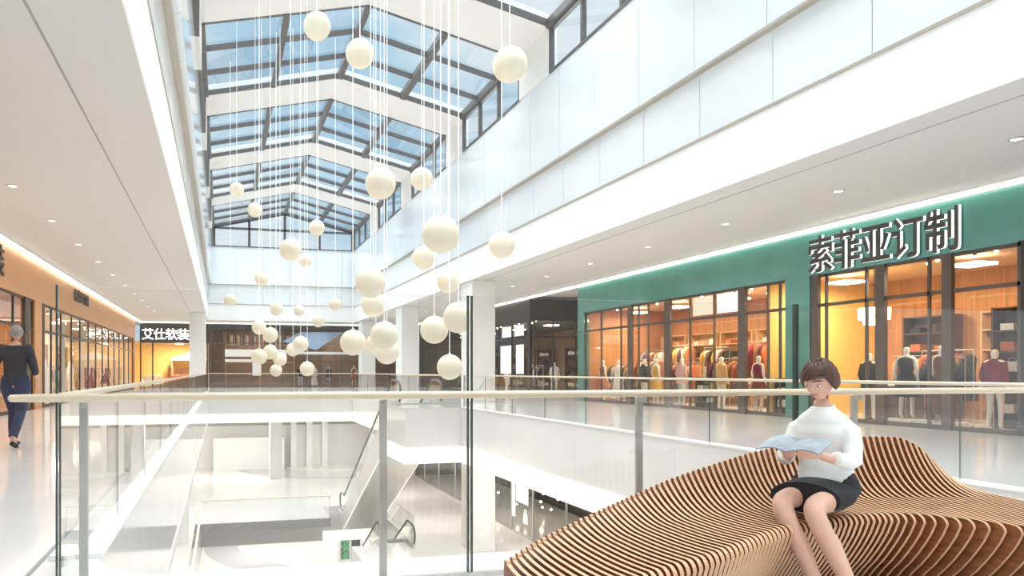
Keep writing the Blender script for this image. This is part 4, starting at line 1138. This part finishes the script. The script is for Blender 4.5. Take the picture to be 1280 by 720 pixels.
def hand_mb(wrist, direction, normal, side, curl=.5, s=1.0):
    """palm + five fingers. direction: towards fingertips, normal: palm normal (palm side)"""
    d = Vector(direction).normalized(); nrm = (Vector(normal)-d*Vector(normal).dot(d)).normalized(); lat = d.cross(nrm)*side
    w = Vector(wrist); m = MB()
    palm = []
    v, f = skin_eval([tuple(w), tuple(w+d*.035*s), tuple(w+d*.075*s)], [(0, 1), (1, 2)], [(.020*s, .020*s), (.030*s, .022*s), (.034*s, .022*s)], 2)
    m.add(v, f, 0, True)
    # broaden the palm laterally with side capsules
    for q in (-.022, -.008, .008, .022):
        m.tube([w+d*.01*s+lat*q*.6*s, w+d*.05*s+lat*q*s, w+d*.085*s+lat*q*s], [.012*s, .013*s, .0105*s], 8)
    for q, L in ((-.027, .060), (-.009, .075), (.009, .082), (.027, .072)):
        p = w+d*.082*s+lat*q*s; pts = [p]; dd = d.copy()
        for seg in (.42, .32, .26):
            a = curl*.75; dd = (dd*math.cos(a)+nrm*math.sin(a)).normalized(); p = p+dd*L*seg*s; pts.append(p)
        m.tube(pts, [.0098*s, .0088*s, .008*s, .0062*s], 8)
    p = w+d*.03*s+lat*.028*s; t1 = (d*.6+lat*.8+nrm*.3).normalized(); t2 = (d*.9+lat*.25+nrm*.4).normalized()
    m.tube([w+d*.018*s+lat*.015*s, p, p+t1*.028*s, p+t1*.028*s+t2*.028*s], [.013*s, .012*s, .0105*s, .007*s], 8)
    return m
def merge(a, b):
    a.add(b.v, b.f, list(b.m), True); return a

# --- seated woman on the bench
wa = math.radians(-64.4); WR_ = Matrix.Rotation(wa, 3, 'Z'); WO = Vector((3.34, 3.20, 0))
W = lambda x, y, z: tuple(WO+WR_ @ Vector((x, y, z)))
woman = empty('person', tuple(WO), 'person in white shirt and black skirt seated on the slatted bench, reading', 'person')
J = dict(pel=(0, .0, .56), wai=(0, .015, .70), che=(0, -.02, .86), nb=(0, -.02, 1.0), hd=(0, -.045, 1.09),
         hl=(.085, -.02, .54), kl=(.10, -.44, .545), kl2=(.11, -.475, .50), al=(.30, -.47, .11), tl=(.33, -.60, .045),
         hr=(-.085, -.02, .54), kr=(-.05, -.45, .55), kr2=(-.035, -.485, .50), ar=(.16, -.50, .10), tr=(.18, -.63, .04),
         sl=(.115, -.015, .93), el=(.162, -.09, .735), wl=(.075, -.30, .79), sr=(-.115, -.015, .93), er=(-.162, -.09, .735), wr=(-.075, -.30, .79))
names = list(J); idx = {k_: i for i, k_ in enumerate(names)}
E_ = [('pel', 'wai'), ('wai', 'che'), ('che', 'nb'), ('nb', 'hd'), ('pel', 'hl'), ('hl', 'kl'), ('kl', 'kl2'), ('kl2', 'al'), ('al', 'tl'), ('pel', 'hr'), ('hr', 'kr'), ('kr', 'kr2'), ('kr2', 'ar'), ('ar', 'tr'),
      ('che', 'sl'), ('sl', 'el'), ('el', 'wl'), ('che', 'sr'), ('sr', 'er'), ('er', 'wr')]
RAD = dict(pel=(.12, .10), wai=(.10, .08), che=(.09, .07), nb=.046, hd=.046, hl=.072, kl=.056, kl2=.056, al=.034, tl=.026, hr=.072, kr=.056, kr2=.056, ar=.034, tr=.026,
           sl=.042, el=.034, wl=.024, sr=.042, er=.034, wr=.024)
v, f = skin_eval([W(*J[k_]) for k_ in names], [(idx[a], idx[b]) for a, b in E_], [RAD[k_] for k_ in names], 2)
body = MB(); body.add(v, f, 0, True)
# calf volume
for k2, an in (('kl2', 'al'), ('kr2', 'ar')):
    a = Vector(J[k2]); b = Vector(J[an])
    body.tube([W(*(a*.9+b*.1)), W(*(a*.65+b*.35+Vector((0, .012, 0)))), W(*(a*.2+b*.8))], [.042, .050, .034], 12)
HR = WR_ @ Matrix.Rotation(math.radians(24), 3, 'X') @ Matrix.Rotation(math.radians(-8), 3, 'Z')
HC = Vector(W(0, -.07, 1.19))
merge(body, head_mb(HC, HR, .97))
for s_, wj, ej in ((1, 'wl', 'el'), (-1, 'wr', 'er')):
    dd = WR_ @ Vector((-s_*.25, -.9, .05)); nn = WR_ @ Vector((-s_*.5, 0, .8))
    merge(body, hand_mb(W(*J[wj]), dd, nn, -s_, .55))
bo = build(body, 'body', [SKIN], parent=woman); remesh_object(bo, .0055, 3)
h = build(hair_mb(HC, HR, .99, .25), 'hair', [HAIR], parent=woman)
sm_ = h.modifiers.new('thick', 'SOLIDIFY'); sm_.thickness = .012; sm_.offset = 0
for sx in (-1, 1):
    m = MB(); m.ball(tuple(HC+HR @ Vector((sx*.029, -.0735, .004))), .0105, 12, 8); o = build(m, 'eye', [EYEW], parent=woman)
    m = MB(); m.ball(tuple(HC+HR @ Vector((sx*.029, -.0815, .001))), .0052, 10, 6); build(m, 'iris', [IRIS], parent=woman)
    m = MB(); m.ball(tuple(HC+HR @ Vector((sx*.029, -.0728, .0062))), .0118, 12, 8, 0, (1, 1, .82)); build(m, 'eyelid', [SKIN], parent=woman)
    m = MB(); m.tube([tuple(HC+HR @ Vector((sx*a, -b, .033+c_))) for a, b, c_ in ((.013, .090, -.003), (.030, .086, .001), (.047, .072, -.004))], .0026, 6); build(m, 'eyebrow', [HAIR], parent=woman)
m = MB(); m.tube([tuple(HC+HR @ Vector((x, y, -.054))) for x, y in ((-.019, -.080), (-.007, -.089), (.007, -.089), (.019, -.080))], [.002, .0042, .0042, .002], 8); build(m, 'lips', [LIP], parent=woman)
# shirt
V3 = lambda x, y, z: WR_ @ Vector((x, y, z))
def ringz(y, z, a, b, tilt=0.0):
    return (W(0, y, z), V3(a*.9, 0, 0), V3(0, b*math.cos(tilt), b*math.sin(tilt)))
m = MB()
m.loft([ringz(.02, .585, .135, .115), ringz(.02, .60, .168, .142), ringz(.018, .68, .150, .125), ringz(.01, .76, .140, .112), ringz(0, .84, .150, .112), ringz(-.01, .90, .158, .110), ringz(-.012, .945, .150, .098), ringz(-.013, .965, .148, .098), ringz(-.015, .985, .130, .094), ringz(-.018, 1.003, .106, .086), ringz(-.02, 1.018, .086, .076), ringz(-.022, 1.032, .070, .066), ringz(-.024, 1.042, .060, .058)])
for s_ in (-1, 1):
    m.tube([W(s_*.09, -.01, .925), W(s_*.128, -.018, .905), W(s_*.150, -.045, .83), W(s_*.165, -.088, .752), W(s_*.155, -.13, .745), W(s_*.138, -.19, .765), W(s_*.125, -.225, .775)], [.056, .056, .048, .045, .043, .040, .038], 16)
so_ = build(m, 'shirt', [SHIRT], parent=woman); remesh_object(so_, .007, 4)
for s_ in (-1, 1):
    m = MB(); vs = [W(s_*.006, -.078, .985), W(s_*.05, -.055, 1.0), W(s_*.058, -.02, 1.022), W(s_*.052, .02, 1.035), W(s_*.003, .034, 1.04), W(s_*.003, .028, 1.055), W(s_*.046, .015, 1.052), W(s_*.048, -.02, 1.04), W(s_*.038, -.052, 1.025), W(s_*.006, -.068, 1.005)]
    cv = [0, 1, 2, 3, 4]; up = [9, 8, 7, 6, 5]
    inn = [tuple(Vector(v_)*.985+Vector(W(0, -.02, 1.02))*.015) for v_ in vs]
    fs = [(cv[q], cv[q+1], up[q+1], up[q]) for q in range(4)]+[(10+cv[q], 10+up[q], 10+up[q+1], 10+cv[q+1]) for q in range(4)]
    m.add(vs+inn, fs, 0, True); o = build(m, 'collar', [SHIRT], parent=woman)
    sd = o.modifiers.new('thick', 'SOLIDIFY'); sd.thickness = .004
# skirt lofted from the waist along the thighs
def rg(y, z, a, b, ang):
    return (W(0, y, z), V3(a, 0, 0), V3(0, b*math.cos(ang), b*math.sin(ang)))
m = MB(); m.loft([rg(.02, .69, .128, .105, 0), rg(.02, .63, .158, .128, .05), rg(.0, .575, .178, .135, .35), rg(-.07, .555, .182, .115, .9), rg(-.15, .553, .180, .098, 1.35), rg(-.23, .555, .176, .088, 1.5), rg(-.29, .555, .172, .082, 1.5)], 28)
so_ = build(m, 'skirt', [SKIRT], parent=woman)
for s_, aj, tj in ((1, 'al', 'tl'), (-1, 'ar', 'tr')):
    a = Vector(J[aj]); b = Vector(J[tj])
    m = MB(); q = a+Vector((0, .03, -.075))
    v, f = skin_eval([W(q.x, q.y, .035), W(a.x, a.y-.05, .04), W(b.x, b.y, .03), W(b.x, b.y-.045, .025)], [(0, 1), (1, 2), (2, 3)], [.034, .037, .036, .02], 2)
    m.add(v, f, 0, True); build(m, 'shoe', [BLACK], parent=woman)
# open magazine held in the hands
mg = empty('magazine', W(0, -.44, .80), 'open grey magazine held in the hands of the seated person', 'magazine')
for s_ in (-1, 1):
    m = MB(); vs = []
    for i in range(7):
        t_ = i/6; x = s_*.15*t_; z = .818+.018*math.sin(PI*t_)
        for y in (-.54, -.34): vs.append((W(x, y, z+(.05 if y > -.4 else 0))))
    top = [tuple(Vector(p)+Vector((0, 0, .006))) for p in vs]; n_ = len(vs)
    fs = []
    for i in range(6): fs += [(2*i, 2*i+1, 2*i+3, 2*i+2), (n_+2*i, n_+2*i+2, n_+2*i+3, n_+2*i+1), (2*i, 2*i+2, n_+2*i+2, n_+2*i), (2*i+1, n_+2*i+1, n_+2*i+3, 2*i+3)]
    fs += [(0, n_, n_+1, 1), (n_-2, n_-1, 2*n_-1, 2*n_-2)]
    m.add(vs+top, fs, 0, False); build(m, 'page_half', [mat('magazine_paper', (.26, .29, .33), .4, var=.35, scale=12)], parent=mg)

# --- walking man at the left
ma = math.radians(170); MR_ = Matrix.Rotation(ma, 3, 'Z'); MO = Vector((-3.27, 12.1, 0)); K = 1.12
Mw = lambda x, y, z: tuple(MO+MR_ @ (Vector((x, y, z))*K))
man = empty('person', tuple(MO), 'person in dark jacket and trousers walking past the orange shop on the left', 'person')
J = dict(pel=(0, 0, .96), wai=(0, 0, 1.10), che=(0, -.02, 1.34), nb=(0, 0, 1.49), hd=(0, -.02, 1.56), hl=(.09, 0, .92), kl=(.10, -.16, .52), al=(.10, -.16, .10), tl=(.11, -.32, .04),
         hr=(-.09, 0, .92), kr=(-.10, .06, .50), ar=(-.10, .30, .15), tr=(-.11, .22, .035), sl=(.19, 0, 1.44), el=(.25, .10, 1.17), wl=(.24, -.02, .93), sr=(-.19, 0, 1.44), er=(-.25, -.03, 1.16), wr=(-.24, -.18, .95))
names = list(J); idx = {k_: i for i, k_ in enumerate(names)}
E_ = [('pel', 'wai'), ('wai', 'che'), ('che', 'nb'), ('nb', 'hd'), ('pel', 'hl'), ('hl', 'kl'), ('kl', 'al'), ('al', 'tl'), ('pel', 'hr'), ('hr', 'kr'), ('kr', 'ar'), ('ar', 'tr'),
      ('che', 'sl'), ('sl', 'el'), ('el', 'wl'), ('che', 'sr'), ('sr', 'er'), ('er', 'wr')]
RAD = dict(pel=(.11, .09), wai=(.11, .09), che=(.15, .11), nb=.06, hd=.05, hl=.09, kl=.06, al=.04, tl=.03, hr=.09, kr=.06, ar=.04, tr=.03, sl=.065, el=.045, wl=.03, sr=.065, er=.045, wr=.03)
v, f = skin_eval([Mw(*J[k_]) for k_ in names], [(idx[a], idx[b]) for a, b in E_], [((RAD[k_][0]*K, RAD[k_][1]*K) if isinstance(RAD[k_], tuple) else RAD[k_]*K) for k_ in names], 2)
body = MB(); body.add(v, f, 0, True)
HC = Vector(Mw(0, -.03, 1.66)); merge(body, head_mb(HC, MR_, 1.08))
for s_, wj in ((1, 'wl'), (-1, 'wr')): merge(body, hand_mb(Mw(*J[wj]), MR_ @ Vector((0, -.25, -1)), MR_ @ Vector((-s_, 0, 0)), s_, .35, K))
bo = build(body, 'body', [SKIN], parent=man); remesh_object(bo, .008, 3)
h = build(hair_mb(HC, MR_, 1.10, .15), 'hair', [HAIRG], parent=man); sm_ = h.modifiers.new('thick', 'SOLIDIFY'); sm_.thickness = .012; sm_.offset = 0
def cover(parent, name, pts, edges, rads, m_, vox=.011):
    v, f = skin_eval([Mw(*p) for p in pts], edges, [((r[0]*K, r[1]*K) if isinstance(r, tuple) else r*K) for r in rads], 2)
    q = MB(); q.add(v, f, 0, True); o = build(q, name, [m_], parent=parent); remesh_object(o, vox, 2); return o
JACK = mat('charcoal_jacket', (.045, .045, .055), .8, var=.15); TROU = mat('navy_trousers', (.04, .05, .10), .85, var=.15)
cover(man, 'jacket', [(0, 0, .85), (0, 0, 1.10), (0, -.02, 1.34), (0, 0, 1.47), (.19, 0, 1.44), (.25, .10, 1.17), (.245, .03, 1.04), (-.19, 0, 1.44), (-.25, -.03, 1.16), (-.245, -.10, 1.05)],
      [(0, 1), (1, 2), (2, 3), (2, 4), (4, 5), (5, 6), (2, 7), (7, 8), (8, 9)], [(.175, .145), (.155, .13), (.175, .135), .08, .085, .062, .055, .085, .062, .055], JACK)
m = MB()
for sg, kn, an in ((1, (.10, -.16, .52), (.10, -.155, .13)), (-1, (-.10, .06, .50), (-.10, .285, .18))):
    m.tube([Mw(sg*.06, 0, 1.04), Mw(sg*.07, 0, .99), Mw(sg*.095, -.01, .88), Mw((sg*.1+kn[0])/2, kn[1]*.5, .70), Mw(*kn), Mw((kn[0]+an[0])/2, (kn[1]+an[1])/2+.01, (kn[2]+an[2])/2), Mw(*an)], [.10*K, .12*K, .118*K, .092*K, .072*K, .07*K, .062*K], 20)
so_ = build(m, 'trousers', [TROU], parent=man); remesh_object(so_, .011, 3)
for a, b in ((J['al'], J['tl']), (J['ar'], J['tr'])):
    sgn = -1
    v, f = skin_eval([Mw(a[0], a[1]+.04, max(.045, a[2]-.06)), Mw(a[0], a[1]-.05, max(.045, a[2]-.07)), Mw(b[0], b[1], .035), Mw(b[0], b[1]-.05, .03)], [(0, 1), (1, 2), (2, 3)], [.042, .045, .04, .022], 2)
    m = MB(); m.add(v, f, 0, True); build(m, 'shoe', [BLACK], parent=man)

# ------------------------------------------------------------------ daylight
w = bpy.data.worlds.new('sky'); SC.world = w; w.use_nodes = True
nt = w.node_tree; bg = nt.nodes['Background']
tc = nt.nodes.new('ShaderNodeTexCoord')
mp = nt.nodes.new('ShaderNodeMapping'); mp.inputs['Scale'].default_value = (1, 1, 2.2)
nz = nt.nodes.new('ShaderNodeTexNoise'); nz.inputs['Scale'].default_value = 3.2; nz.inputs['Detail'].default_value = 7; nz.inputs['Roughness'].default_value = .55
cr = nt.nodes.new('ShaderNodeValToRGB'); cr.color_ramp.elements[0].position = .42; cr.color_ramp.elements[1].position = .62
cr.color_ramp.elements[0].color = (.46, .67, .83, 1); cr.color_ramp.elements[1].color = (.90, .94, .97, 1)
nt.links.new(tc.outputs['Generated'], mp.inputs[0]); nt.links.new(mp.outputs[0], nz.inputs[0]); nt.links.new(nz.outputs[0], cr.inputs[0])
nt.links.new(cr.outputs[0], bg.inputs[0]); bg.inputs[1].default_value = .60
sun = bpy.data.lights.new('daylight', 'SUN'); sun.energy = 8.2; sun.angle = math.radians(100); sun.color = (1, .985, .96)
so = bpy.data.objects.new('daylight', sun); so.rotation_euler = (math.radians(-12), math.radians(4), 0); COL.objects.link(so)

# ------------------------------------------------------------------ camera
cam = bpy.data.cameras.new('camera'); co = bpy.data.objects.new('camera', cam); COL.objects.link(co)
co.location = (0, 0, H); co.rotation_euler = (PI/2, 0, -TH)
cam.sensor_width = 36; cam.lens = 850/1280*36; cam.shift_x = (640-472)/1280; cam.shift_y = (464-360)/1280
cam.clip_end = 400
SC.camera = co
SC.view_settings.view_transform = 'Standard'; SC.view_settings.look = 'None'
SC.view_settings.gamma = 1; SC.view_settings.use_curve_mapping = False
SC.view_settings.exposure = .64
SC.cycles.use_denoising = True
SC.cycles.max_bounces = 10; SC.cycles.diffuse_bounces = 5; SC.cycles.glossy_bounces = 4
SC.cycles.transparent_max_bounces = 24; SC.cycles.sample_clamp_indirect = 6
